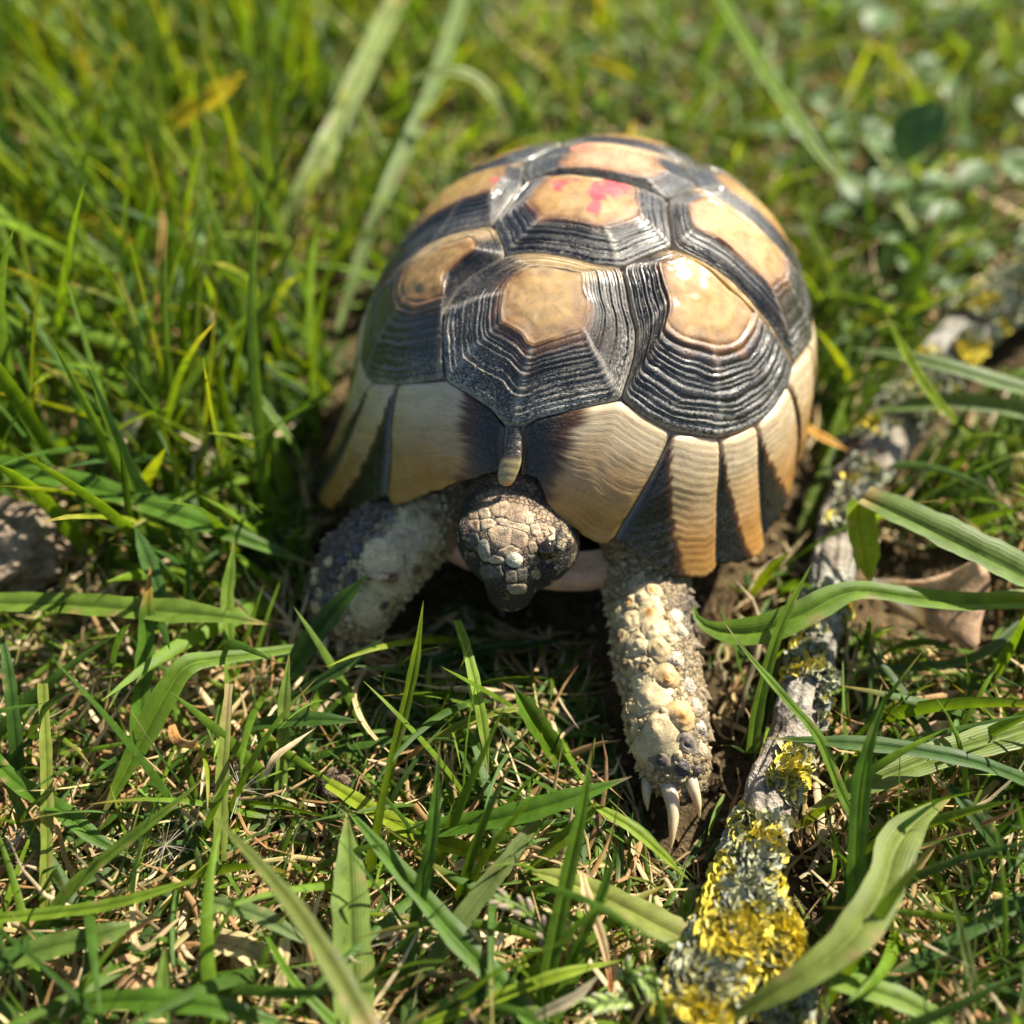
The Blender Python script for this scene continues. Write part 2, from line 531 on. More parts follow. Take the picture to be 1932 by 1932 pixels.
PINK = (.60, .03, .045)
V1 = [(735,487),(810,478),(880,480),(945,490),(1000,503),(1060,522),(1150,530),(1168,600),(1180,680),(1203,750),(1198,830),(1180,900),(1160,955),(1148,1000),(1060,1018),(960,1040),(850,1065),(790,1095),(765,1100),(725,1085),(680,1030),(610,985),(520,930),(506,850),(501,760),(512,690),(558,615),(628,550),(697,512)]
RP1 = [(1152,530),(1230,495),(1310,465),(1400,495),(1470,530),(1530,570),(1590,630),(1640,690),(1690,750),(1725,810),(1765,890),(1745,960),(1710,1020),(1660,1075),(1600,1110),(1540,1132),(1490,1140),(1410,1130),(1330,1112),(1280,1090),(1230,1060),(1190,1030),(1152,1000),(1166,955),(1186,890),(1203,830),(1207,755),(1186,680),(1171,600)]
LP1 = [(695,385),(720,440),(733,487),(692,514),(626,551),(556,616),(510,690),(498,760),(503,850),(515,925),(450,933),(400,940),(320,945),(235,930),(218,880),(217,810),(232,720),(262,640),(300,585),(400,490),(470,440),(560,405),(640,390)]
V2 = [(690,372),(735,310),(790,240),(800,225),(900,210),(1000,207),(1100,220),(1200,245),(1310,283),(1318,350),(1325,400),(1330,455),(1270,475),(1210,497),(1150,527),(1060,519),(1000,500),(945,487),(880,477),(810,475),(737,484),(720,435)]
RP2 = [(1335,458),(1330,400),(1322,340),(1316,285),(1370,260),(1420,243),(1490,283),('p',2.75,1.25),('p',3.6,1.3),('p',4.25,1.35),('t',15,4.7),('t',14,4.25),('t',4,4.18),(1800,835),(1768,888),(1728,808),(1693,748),(1643,688),(1593,628),(1533,568),(1473,528),(1403,493)]
LP2 = [(688,370),(640,386),(560,401),(470,436),(400,485),(300,580),('t',-164,4.5),('t',-167,4.25),('t',-180,4.2),('t',165,4.25),('p',-4.3,1.35),('p',-3.5,1.3),('p',-2.6,1.2),('p',-1.9,1.1),(790,237),(735,307)]
V3 = [('p',-1.87,1.1),('p',-1.72,.45),(800,223),(900,208),(1000,204),(1100,217),(1200,242),(1312,281),(1370,258),(1420,241),('p',1.6,1.9),('p',1.35,2.3),('p',0,2.45),('p',-1.35,2.3)]
scute('vertebral_scute', V1, (880,655), .43, 15, (.55, .95), dust=.95, rough_=.95)
scute('costal_scute', RP1, (1430,655), .46, 12, (.30, .75), dust=.34, peak=.16, rough_=1.9)
scute('costal_scute', LP1, (500,545), .40, 13, (.35, .8), tan=TAN * .85, dust=.35, peak=.15, rough_=1.1)
o = scute('vertebral_scute', V2, (1015,290), .58, 8, (.62, .98), spots=[((1112,262), .31, PINK), ((1058,292), .18, PINK), ((932,252), .20, (.55, .06, .05)), ((1048,335), .18, (.45, .05, .06)), ((985,236), .10, (.55, .09, .07))], dust=.5, rough_=1.1)
o['label'] = 'plate on top of the shell with smudges of pink paint'
scute('costal_scute', RP2, (1560,425), .50, 9, (.40, .8), dust=.4, rough_=1.3)
scute('costal_scute', LP2, (600,255), .45, 9, (.35, .8), dust=.3, spots=[((705,235), .12, (.5, .1, .1))])
scute('vertebral_scute', V3, ('p', .1, 1.0), .55, 8, (.5, .9), tan=np.array([.50, .25, .12]), spots=[((1010,118), .3, (.55, .16, .09)), ((1230,125), .2, (.55, .14, .09))], dust=.35)
# the plates behind, out of the camera's sight but there when one steps aside
V4 = [('p',-1.7,3.3),('p',-1.35,2.33),('p',0,2.48),('p',1.35,2.33),('p',1.7,3.3),('p',1.25,4.25),('p',0,4.4),('p',-1.25,4.25)]
V5 = [('p',-1.25,4.3),('p',0,4.43),('p',1.25,4.3),('t',65,4.3),('t',78,4.0),('t',90,3.95),('t',102,4.0),('t',115,4.3)]
scute('vertebral_scute', V4, ('p',0,3.3), .5, 7, hi=False)
scute('vertebral_scute', V5, ('p',0,4.9), .45, 7, hi=False)
for sgn in (1, -1):
    def m(L): return [(('p', q[1] * sgn, q[2]) if q[0] == 'p' else ('t', q[1] if sgn > 0 else 180 - q[1], q[2])) for q in L]
    scute('costal_scute', m([('p',1.92,1.15),('p',1.4,2.3),('p',1.72,3.25),('p',2.6,3.35),('p',3.5,3.4),('t',41,4.3),('t',28,4.22),('t',17,4.25),('t',17,4.7),('p',4.2,1.42),('p',3.5,1.36),('p',2.7,1.3)]), m([('p',3.0,2.35)])[0], .48, 8, hi=False)
    scute('costal_scute', m([('p',1.75,3.35),('p',1.3,4.25),('t',63,4.3),('t',52,4.25),('t',43,4.3),('p',3.5,3.5),('p',2.6,3.43)]), m([('p',2.4,3.95)])[0], .45, 7, hi=False)

def marginal(name, ft, fb, bt, bb, top_pts=(), bot_pts=(), wedge=.5, wside=0., rings=12, tip=.0, hi=True, dust=.4, inner=None, tan=CREAM):
    """a rim plate between a front edge (top, bottom) and a back edge (top, bottom); dark wedge along the front edge"""
    ns, nv = (48, 60) if hi else (12, 16)
    Ft, Fb, Bt, Bb = pts([ft, fb, bt, bb])
    Tp = resample(np.vstack([Ft] + ([pts(top_pts)] if len(top_pts) else []) + [Bt]), ns, False)
    Bp = catmull(np.vstack([Fb] + ([pts(bot_pts)] if len(bot_pts) else []) + [Bb]), ns)
    s = np.linspace(0, 1, ns); v = np.linspace(0, 1, nv)
    Bp[:, 2] += .07 * (vnoise(Bp * 3 + 3, .5) - .5) + .05 * (vnoise(Bp * 3 + 60, .2) - .5)
    P = Tp[None] + (Bp - Tp)[None] * v[:, None, None]
    P = onto(P.reshape(-1, 3))
    Sg = np.tile(s, nv); Vg = np.repeat(v, ns)
    N = snormal(P)
    # growth lines follow the free edge and turn up along the front edge
    q = np.where(Sg < wedge * Vg, Vg - .55 * (wedge * Vg - Sg), Vg)
    r = q * rings * 1.5 + .9 * (vnoise(P, .8) - .5) + .25 * (vnoise(P + 8, .2) - .5)
    fr = r - np.floor(r)
    h = .011 * (ss(0, .6, fr) * (1 - ss(.75, 1, fr)) - .4) * (.1 + 1.6 * vnoise(P + np.floor(r)[:, None], .5))
    h += .05 * np.sin(np.pi * Sg) ** .6 - .03 + .015 * (vnoise(P, .2) - .5)
    h -= .06 * (1 - ss(0, .06, Sg)) + .06 * ss(.95, 1, Sg) + .05 * (1 - ss(0, .05, Vg))
    jag = .05 * (vnoise(np.stack([Vg * 14, Sg * 0, Sg * 0], 1) + rng.uniform(0, 50), 1.) - .5) + .03 * np.abs((Vg * rings * 1.5) % 1 - .5)
    pearl = np.array([.70, .59, .41])
    pale = tan + (AMBER - tan) * (ss(.2, .85, Vg + .25 * (vnoise(P, .5) - .5)) * .92)[:, None]
    pale = pale + (pearl - pale) * (.6 * (1 - ss(.05, .45, Vg + .3 * (vnoise(P + 31, .4) - .5))))[:, None]
    pale = pale * (.91 + .18 * hash3(np.floor(r + .15 * (vnoise(P, .1) - .5)), 3., wedge, 1.))[:, None] * (1 - .14 * (fr > .86))[:, None]
    pale = pale * (1 + .18 * (vnoise(P + 4, .3) - .5))[:, None]
    hs2 = (hash3(np.floor(r * 1.7), 5., 0., 2.) - .5) * .07 + (hash3(np.floor(r * 5), 9., 0., 4.) - .5) * .03
    if inner is None:
        e = wedge * (Vg - .04) + jag + hs2 * .8 - Sg
        k1 = ss(-.03, .03, e); k2 = ss(.0, .13, e)
    else:                                   # the first pair: dark on the side next to the neck
        e = (inner + .08 * (vnoise(P, .5) - .5) - .06 * Vg) - Sg
        e = e + hs2
        k1 = ss(-.05, .08, e); k2 = ss(.03, .24, e)
    C = pale + (BROWN - pale) * k1[:, None]
    C = C + (BLACK - C) * k2[:, None]
    # a paler worn line along the front border of the wedge
    ed = (1 - ss(.0, .035, Sg)) * (Vg > .05)
    C = C + (np.array([.36, .33, .27]) - C) * (ed * .7)[:, None]
    V = P + N * h[:, None]
    back = P - N * (.05 + .12 * (1 - Vg))[:, None]
    Vall = np.vstack([V, back])
    F = grid_faces(nv, ns)
    G = grid_faces(nv, ns, off=len(V))[:, ::-1]
    edge = list(range(ns)) + [i * ns + ns - 1 for i in range(1, nv)] + [(nv - 1) * ns + j for j in range(ns - 2, -1, -1)] + [i * ns for i in range(nv - 2, 0, -1)]
    e = np.array(edge); e2 = np.roll(e, -1)
    K = np.stack([e2, e, e + len(V), e2 + len(V)], 1)
    D = dust * (.1 + .9 * vnoise(P + 7, .9)) * np.where(k2 > .5, .7, .5)
    aux = np.stack([r, D, Sg * 3], 1)
    return mk(name, to_w(Vall), np.vstack([F, G, K]), M_RIM, carapace, None, np.vstack([C, C * .8]), np.vstack([aux, aux * [1, 0, 1]]))

# visible rim plates: measured on the photograph
marginal('marginal_scute', (800,1098), (790,1270), (1335,1120), (1130,1492), [(850,1068),(960,1043),(1060,1022),(1148,1005),(1240,1068)], [(850,1285),(893,1380),(970,1450),(1060,1507)], inner=.42, rings=15, dust=.5)
marginal('marginal_scute', (728,1095), (715,1255), (340,942), (305,1345), [(680,1035),(610,990),(520,935),(430,940)], [(640,1275),(580,1292),(440,1342),(350,1372)], inner=.36, rings=15, dust=.5, tan=CREAM * .92)
marginal('marginal_scute', (1340,1124), (1134,1494), (1505,1144), (1500,1588), [(1410,1134)], [(1200,1545),(1260,1592),(1330,1625),(1390,1634),(1455,1630)], wedge=.74)
marginal('marginal_scute', (1509,1144), (1486,1582), (1638,1092), (1668,1525), [(1580,1122)], [(1540,1580),(1600,1573),(1645,1550)], wedge=.68)
marginal('marginal_scute', (1642,1090), (1660,1490), (1752,955), (1772,1260), [(1705,1030)], [(1690,1450),(1735,1370)], wedge=.62)
marginal('marginal_scute', (1755,950), (1775,1255), ('t',2,4.2), ('t',0,1.9), [(1768,890)], [('t',-12,2.05)], wedge=.35)
marginal('marginal_scute', (335,943), (300,1345), (250,940), (62,1335), [(290,946)], [(250,1372),(200,1387),(130,1392),(78,1372)], wedge=.70)
marginal('marginal_scute', (245,938), (62,1325), (216,830), ('t',-156,1.5), [(228,895)], [(52,1275),('t',-153,1.2)], wedge=.5)
marginal('marginal_scute', (215,820), ('t',-156.5,1.5), ('t',-167,4.2), ('t',-167,1.7), [('t',-158,4.2)], [('t',-161,1.6)], wedge=.5)
marginal('marginal_scute', ('t',-167.5,4.2), ('t',-167.5,1.7), ('t',-182,4.2), ('t',-180,1.8), wedge=.4, hi=False)
# the rest of the rim, round the back
edges = [2, 15, 28, 41, 53, 66, 79]
for k in range(6):
    for sgn in (1, -1):
        a0, a1 = edges[k] + .4, edges[k + 1]
        f = (lambda d: d) if sgn > 0 else (lambda d: 180 - d)
        zt = 4.22 - .04 * k
        marginal('marginal_scute', ('t', f(a0), zt), ('t', f(a0), 1.85), ('t', f(a1), zt - .03), ('t', f(a1), 1.85), bot_pts=[('t', f((a0 + a1) / 2), 1.7)], wedge=.4, hi=False)
marginal('marginal_scute', ('t',79.4,3.98), ('t',79.4,1.85), ('t',100.6,3.98), ('t',100.6,1.85), wedge=.1, hi=False)

# nuchal scute: the narrow pale peg above the neck
def nuchal():
    w = [((766,1102), 22, -.03), ((765,1140), 26, -.02), ((763,1180), 31, .04), ((757,1225), 38, .10), ((749,1265), 34, .14), ((745,1292), 24, .15), ((744,1304), 10, .10)]
    rows = []
    for (p, half, lift) in w:
        c = hit(c2w(p)); n = snormal(c[None])[0]
        r = hit(c2w((p[0] + 20, p[1] - 1))) - c; r = r / np.linalg.norm(r)
        hw = half * .5274 / 97.
        prof = [(-1, -.09), (-.85, .2), (-.45, .8), (0, 1), (.45, .8), (.85, .2), (1, -.09), (.6, -.6), (-.6, -.6)]
        rows.append([c + r * hw * x + n * (lift + .05 * y) for x, y in prof])
    R = np.array(rows); n0 = R.shape[1]
    R = np.stack([catmull(R[:, k], 28) for k in range(n0)], 1)
    t = np.linspace(0, 1, 28)
    nn = np.array([[0, 0, 1.]])
    R[:, 1:6, 2] += (.016 * (np.abs((t * 7) % 1 - .5) * 2))[:, None]
    V = R.reshape(-1, 3)
    tt = np.repeat(t, n0)
    C = np.array([.035, .030, .026]) + (np.array([.44, .35, .15]) - np.array([.035, .030, .026])) * ss(.44, .54, tt)[:, None]
    C = C * (1 - .35 * (np.abs((tt * 7) % 1 - .5) * 2 < .3))[:, None]
    F = grid_faces(28, n0, True).tolist() + [list(range(27 * n0, 28 * n0))]
    return mk('nuchal_scute', to_w(V), F, M_RIM, carapace, None, C, np.stack([tt * 14, .6 + 0 * tt, 0 * tt], 1))
nuchal()

# plastron: the flat belly shield
V, C = [], []
for k, (zz, sc_) in enumerate([(1.95, .90), (1.9, .97), (1.7, 1.0), (1.4, 1.0), (1.15, .96), (1.05, .85)]):
    for j in range(72):
        a = 2 * math.pi * j / 72
        x = 3.7 * sc_ * math.copysign(abs(math.cos(a)) ** .75, math.cos(a))
        y = 5.95 * sc_ * math.copysign(abs(math.sin(a)) ** .8, math.sin(a))
        V.append((x, y, zz + (.12 if y < -4 else 0))); C.append((.56, .33, .19) if y < -3 else (.40, .28, .14))
V = np.array(V); C = np.array(C)
F = grid_faces(6, 72, True).tolist() + [list(range(72)), list(range(5 * 72, 6 * 72))[::-1]]
mk('plastron', to_w(V), F, M_PLASTRON, tort, None, C)

# ------------------------------------------------------------------ the body: one continuous skin from a distance field
HST = .055
lo = np.array([-5.4, -9.9, -.1]); hi_ = np.array([5.6, 7.6, 5.0])
dims = np.ceil((hi_ - lo) / HST).astype(int)
vol = np.full(dims, 1.5, np.float32)
def block(bmin, bmax):
    i0 = np.clip(np.floor((np.asarray(bmin) - lo) / HST).astype(int), 0, dims - 2)
    i1 = np.clip(np.ceil((np.asarray(bmax) - lo) / HST).astype(int), 1, dims)
    sl = tuple(slice(a, b) for a, b in zip(i0, i1))
    ax = [lo[k] + HST * np.arange(i0[k], i1[k]) for k in range(3)]
    return sl, np.stack(np.meshgrid(*ax, indexing='ij'), -1)
def smin(a, b, k):
    h = np.clip(.5 + .5 * (b - a) / k, 0, 1)
    return b + (a - b) * h - k * h * (1 - h)
def capsule(p0, r0, p1, r1, k=.2):
    p0, p1 = np.array(p0, float), np.array(p1, float)
    m = max(r0, r1) + .7
    sl, G = block(np.minimum(p0, p1) - m, np.maximum(p0, p1) + m)
    d = p1 - p0; t = np.clip(((G - p0) @ d) / (d @ d), 0, 1)
    e = np.linalg.norm(G - p0 - t[..., None] * d, axis=-1) - (r0 + (r1 - r0) * t)
    vol[sl] = smin(vol[sl], e, k)
def chain(P, R, k=.2):
    for i in range(len(P) - 1): capsule(P[i], R[i], P[i + 1], R[i + 1], k)
def ellipsoid(c, r, k=.2, sub=False, rot=None):
    c, r = np.array(c, float), np.array(r, float)
    m = r.max() + .6
    sl, G = block(c - m, c + m)
    q = G - c
    if rot is not None: q = q @ rot
    k0 = np.linalg.norm(q / r, axis=-1); k1 = np.linalg.norm(q / (r * r), axis=-1)
    e = k0 * (k0 - 1) / np.maximum(k1, 1e-6)
    vol[sl] = -smin(-vol[sl], e, k) if sub else smin(vol[sl], e, k)

ellipsoid((0, .2, 3.0), (4.1, 5.0, 1.45), .4)                          # trunk inside the shell
chain([(0, -4.0, 3.3), (.05, -5.2, 3.2), (.15, -6.0, 3.05)], [1.25, 1.1, 1.0], .3)      # neck
ellipsoid((.24, -6.10, 3.10), (1.20, .98, .90), .25)                  # back of the head
ellipsoid((.18, -6.38, 3.60), (.78, .80, .46), .18)                    # crown
chain([(.24, -6.4, 3.28), (.34, -6.98, 3.16)], [.78, .52], .18)        # snout
chain([(.30, -6.45, 2.80), (.36, -6.98, 2.68)], [.82, .46], .15)       # lower jaw
RH = [(1.08, -6.50, 3.74), (-.58, -6.55, 3.60)]
ellipsoid(RH[0], (.36, .28, .16), .08)                                  # brow ridges
ellipsoid(RH[1], (.22, .32, .2), .12)
ellipsoid((1.12, -6.86, 3.42), (.30, .26, .20), .04, True)              # eye sockets
ellipsoid((-.66, -6.86, 3.26), (.16, .2, .16), .06, True)
# front leg stretched forward (right in the photograph)
chain([(2.1, -3.8, 2.3), (2.62, -4.98, 1.55), (3.25, -6.7, 1.25), (3.78, -7.95, .92), (4.0, -8.45, .74)], [1.05, .82, .76, .70, .62], .25)
chain([(2.92, -5.2, 1.45), (3.64, -7.2, 1.0), (4.08, -8.45, .65)], [.70, .62, .54], .2)
chain([(4.1, -8.6, .55), (4.28, -9.0, .5)], [.42, .24], .12)
chain([(4.35, -8.4, .6), (4.52, -8.75, .52)], [.36, .22], .1)
chain([(3.8, -8.5, .5), (3.88, -8.85, .42)], [.36, .22], .1)
# front leg set back (left in the photograph)
chain([(-1.6, -4.0, 2.6), (-1.95, -5.3, 2.1), (-2.45, -6.5, 1.75), (-2.85, -7.05, 1.0), (-3.0, -7.2, .5)], [.95, .78, .70, .64, .5], .25)
chain([(-2.6, -4.8, 1.9), (-3.3, -6.4, 1.5), (-3.55, -6.95, .9), (-3.5, -7.05, .45)], [.75, .62, .56, .44], .25)
for dx in (-.45, 0, .4): chain([(-3.1 + dx, -7.2, .45), (-3.15 + dx * 1.3, -7.6, .3)], [.34, .2], .1)
# hind legs and tail, under the back rim
for s in (1, -1):
    chain([(2.6 * s, 3.4, 2.6), (3.6 * s, 4.6, 1.7), (3.7 * s, 4.9, .75), (3.8 * s, 4.3, .45)], [1.2, 1.0, .8, .55], .3)
chain([(0, 4.6, 2.6), (.1, 6.2, 1.9), (.15, 7.0, 1.5)], [.8, .45, .15], .3)

def surface_nets(v):
    ins = v < 0
    c = [ins[i:v.shape[0] - 1 + i, j:v.shape[1] - 1 + j, k:v.shape[2] - 1 + k] for i in (0, 1) for j in (0, 1) for k in (0, 1)]
    cnt = sum(x.astype(np.int8) for x in c)
    act = (cnt > 0) & (cnt < 8)
    idx = np.full(act.shape, -1, np.int64)
    cells = np.argwhere(act)
    idx[act] = np.arange(len(cells))
    acc = np.zeros((len(cells), 3)); w = np.zeros(len(cells))
    cor = {(i, j, k): v[cells[:, 0] + i, cells[:, 1] + j, cells[:, 2] + k] for i in (0, 1) for j in (0, 1) for k in (0, 1)}
    for a in cor:
        for ax in range(3):
            if a[ax] == 0:
                b = tuple(1 if q == ax else a[q] for q in range(3))
                va, vb = cor[a], cor[b]
                x = (va < 0) != (vb < 0)
                t = np.where(x, va / np.where(x, va - vb, 1), 0)
                p = np.tile(np.array(a, float), (len(cells), 1)); p[:, ax] = t
                acc += p * x[:, None]; w += x
    V = cells + acc / w[:, None]
    F = []
    for ax in range(3):
        o1, o2 = [(1, 2), (2, 0), (0, 1)][ax]
        sl0 = [slice(1, -1)] * 3; sl0[ax] = slice(0, -1)
        sl1 = list(sl0); sl1[ax] = slice(1, None)
        A = ins[:-1, :-1, :-1]
        n0 = [s - 1 for s in ins.shape]
        g = np.argwhere(ins.take(range(0, ins.shape[ax] - 1), ax) != ins.take(range(1, ins.shape[ax]), ax))
        ok = (g[:, o1] > 0) & (g[:, o2] > 0) & (g[:, o1] < n0[o1]) & (g[:, o2] < n0[o2])
        g = g[ok]
        e1 = np.eye(3, dtype=int)[o1]; e2 = np.eye(3, dtype=int)[o2]
        q = np.stack([idx[tuple(x.T)] for x in (g - e1 - e2, g - e2, g, g - e1)], 1)
        flip = ~ins[tuple(g.T)]
        q[flip] = q[flip][:, ::-1]
        F.append(q)
    return V, np.vstack(F)
BV, BF = surface_nets(vol)
BV = BV * HST + lo
BF = BF[(BF >= 0).all(1)]
for _ in range(2):                          # relax
    acc = np.zeros_like(BV); w = np.zeros(len(BV))
    for i in range(4):
        np.add.at(acc, BF[:, i], BV[BF[:, (i + 1) % 4]]); np.add.at(w, BF[:, i], 1)
    BV = .5 * BV + .5 * acc / np.maximum(w, 1)[:, None]
fn = np.cross(BV[BF[:, 2]] - BV[BF[:, 0]], BV[BF[:, 3]] - BV[BF[:, 1]])
BN = np.zeros_like(BV)
for i in range(4): np.add.at(BN, BF[:, i], fn)
BN = nrm(BN)
head = (1 - ss(-5.9, -5.5, BV[:, 1])) * (1 - ss(1.35, 1.7, BV[:, 0])) * ss(-1.3, -1.0, BV[:, 0]) * ss(2.1, 2.3, BV[:, 2])
legR = ss(1.6, 2.1, BV[:, 0]) * (1 - ss(-5.2, -4.8, BV[:, 1]))
legL = (1 - ss(-1.5, -1.1, BV[:, 0])) * (1 - ss(-5.2, -4.8, BV[:, 1]))
f1, f2, cid = worley(BV, .19)
g1, g2, gid = worley(BV + 20, .11)
leg = np.maximum(legR, legL)
disp = leg * .035 * ss(0, .35, f2 - f1) + (1 - leg) * .010 * ss(0, .3, g2 - g1) + head * .006 * ss(0, .25, f2 - f1)
disp += .03 * (vnoise(BV, .4) - .5)
axR = np.interp(BV[:, 1], [-8.8, -7.0, -5.5], [4.12, 3.4, 2.75])
axL = np.interp(BV[:, 1], [-7.2, -6.4, -5.2], [-3.2, -2.75, -2.15])
skin_tan = np.array([.40, .29, .15]); skin_dark = np.array([.060, .052, .050]); pinkish = np.array([.48, .28, .16])
C = np.tile(pinkish, (len(BV), 1))
nz = vnoise(BV, .35)
kd = ss(.05, .45, (BV[:, 0] - axR) + .5 * (nz - .5)) * legR * (.6 + .4 * ss(.35, .5, vnoise(BV, .8)))
kdL = ss(-.05, .35, (axL - BV[:, 0]) + .4 * (nz - .5)) * legL * .95
C = C + (skin_tan * (.8 + .5 * nz[:, None]) - C) * leg[:, None]
C = C + (skin_dark * .8 - C) * np.maximum(kd * .85, kdL)[:, None]
edge = 1 - ss(.02, .16, f2 - f1)
C = C + (np.array([.34, .28, .17]) - C) * (edge * leg * .55)[:, None]
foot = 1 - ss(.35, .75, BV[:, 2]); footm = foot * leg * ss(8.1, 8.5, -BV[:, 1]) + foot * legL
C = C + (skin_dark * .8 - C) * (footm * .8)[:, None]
hd = np.array([.034, .027, .021]) * (.5 + 1.0 * vnoise(BV, .3))[:, None]
fleck = (vnoise(BV, .14) > .66) & (vnoise(BV + 3, .5) > .45)
hd = np.where(fleck[:, None], np.array([.26, .20, .12]), hd)
crown = head * ss(3.55, 3.85, BV[:, 2]) * ss(.2, .6, BN[:, 2]) * (1 - ss(.55, .95, np.abs(BV[:, 0] - .22))) * (1 - ss(-6.1, -5.8, BV[:, 1]))
hd = hd + (np.array([.27, .19, .12]) * (.5 + vnoise(BV, .16))[:, None] - hd) * (.75 * crown)[:, None]
C = C + (hd - C) * head[:, None]
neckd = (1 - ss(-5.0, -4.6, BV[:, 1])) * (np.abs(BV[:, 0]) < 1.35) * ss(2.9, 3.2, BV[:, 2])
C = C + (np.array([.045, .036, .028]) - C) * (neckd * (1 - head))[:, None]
BV2 = BV + BN * disp[:, None]
BW = to_w(BV2)
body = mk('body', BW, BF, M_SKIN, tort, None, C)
bvh = BVHTree.FromPolygons([tuple(v) for v in BW], [tuple(int(i) for i in f) for f in BF])

def body_hit(w):
    o, d = ray(w)
    loc, n, i, dist = bvh.ray_cast(Vector(o), Vector(d))
    if loc is None: return None
    return np.array(loc), nrm(np.array(n) if np.dot(n, d) < 0 else -np.array(n))

def tubercle(pos, n, rx, ry, ang, height, col, tipcol, tip=(.0, .0), sharp=1.5, seg=14, rings=6, drape=None):
    """a horny scale: low cone with an eccentric tip, edge sunk into the skin"""
    a = np.cross(n, [0, 0, 1.]); a = nrm(a if np.linalg.norm(a) > .1 else np.cross(n, [0, 1., 0])); b = np.cross(n, a)
    t1 = a * math.cos(ang) + b * math.sin(ang); t2 = -a * math.sin(ang) + b * math.cos(ang)
    V, C, j = [], [], .97 + .10 * np.sin(np.arange(seg) / seg * 12.57 + rng.uniform(0, 6)) + .07 * np.sin(np.arange(seg) / seg * 18.85 + rng.uniform(0, 6))
    for k in range(rings + 1):
        r = k / rings
        for q in range(seg):
            th_ = 2 * math.pi * q / seg
            x, y = math.cos(th_) * r * (1 + (j[q] - 1) * r), math.sin(th_) * r * (1 + (j[q] - 1) * r)
            e = 1 - r
            h = height * (1 - r ** sharp) + .3 * height * max(0, 1 - r * 2.6) + .010 * math.sin(r * 16) - (.07 if k == rings else 0) - .01
            b = pos + t1 * (x * rx + tip[0] * e * rx) + t2 * (y * ry + tip[1] * e * ry)
            if drape is not None:
                g, _, _, dd = drape.ray_cast(Vector(b + n * .5), Vector(-n), 1.0)
                b = (np.array(g) if g is not None else b - n * .2) + n * (.055 if k == rings else 0)
            V.append(b + n * h)
            m = max(0, min(1, (e - .45) / .35))
            C.append(np.array(col) * (.75 + .25 * min(1, e * 4)) * (1 - m) + np.array(tipcol) * m)
    F = grid_faces(rings + 1, seg, True)
    return np.array(V), F, np.array(C)

PALE = (.51, .41, .235); PALE2 = (.40, .31, .16); AMB = (.42, .23, .07); BRN = (.13, .075, .035); DRK = (.05, .045, .045)
BIG = []
def leg_scale(w, rw, tipcol, col=PALE, height=.12, tip=(0, 0), el=1.):
    hitp = body_hit(w)
    if hitp is None: return
    p, n = hitp
    n = nrm(n + np.array([-.05, .12, .10]))
    r = 1.32 * rw / FPX * np.linalg.norm(p - CAMP)
    BIG.append((p, r))
    V, F, Cc = tubercle(p, n, r, r * rng.uniform(.8, 1.05), rng.uniform(0, 6.28), height * .62, np.array(col) * rng.uniform(.88, 1.12), tipcol, tip, sharp=2.2, seg=20, rings=9, drape=bvh)
    mk('leg_scale', V, F, M_SCALE, body, None, Cc)
fR = lambda x, y: (1056.6 + .3125 * x, 1018.8 + .3125 * y)
fL = lambda x, y: (528.3 + .19532 * x, 867.9 + .19532 * y)
for x, y, r, tc, c_, h in [(430,370,44,AMB,PALE,.10),(495,345,40,PALE,PALE,.12),(565,385,44,PALE,PALE,.10),(540,435,66,AMB,PALE,.16),(565,540,76,PALE,PALE,.18),(600,655,70,PALE2,PALE2,.16),
        (640,820,74,AMB,(.42,.30,.15),.20),(735,1060,80,AMB,(.44,.30,.14),.22),(600,1165,106,PALE,PALE,.17),(545,935,108,PALE,PALE,.15),(370,585,66,BRN,PALE2,.15),(405,765,66,BRN,PALE2,.15),
        (500,770,52,BRN,PALE2,.12),(300,640,60,PALE,PALE,.16),(262,520,56,BRN,PALE2,.15),(360,895,56,DRK,PALE2,.13),(440,1125,60,BRN,PALE2,.14),(395,1060,46,PALE2,PALE2,.12),(490,1285,84,PALE,PALE,.12),
        (335,440,70,PALE2,PALE,.12),(425,490,70,PALE,PALE,.13),(465,625,72,PALE,PALE,.12),(480,850,56,PALE,PALE,.1),(430,1010,60,PALE2,PALE2,.12),(450,1340,60,BRN,PALE2,.12),(610,1330,66,DRK,(.2,.15,.1),.1),
        (560,300,54,AMB,(.42,.30,.17),.08),(470,270,60,PALE2,PALE,.08),(700,720,44,PALE,(.36,.31,.25),.13),(660,600,44,PALE,PALE,.13),(780,880,40,(.3,.27,.22),(.3,.26,.22),.13),(770,1220,56,DRK,(.16,.13,.1),.12),
        (740,1380,44,DRK,DRK,.10),(830,1390,40,DRK,(.12,.09,.07),.10),(850,1130,40,(.42,.38,.3),(.36,.31,.24),.13),(860,1260,42,(.4,.33,.22),(.4,.33,.22),.12),(830,1000,40,(.36,.32,.26),(.33,.29,.24),.13),(735,540,40,(.45,.4,.31),(.42,.36,.27),.12),(700,460,40,(.42,.36,.27),(.42,.36,.27),.11)]:
    leg_scale(fR(x, y), r * .3125, tc, c_, h, (0, rng.uniform(-.35, -.1)))
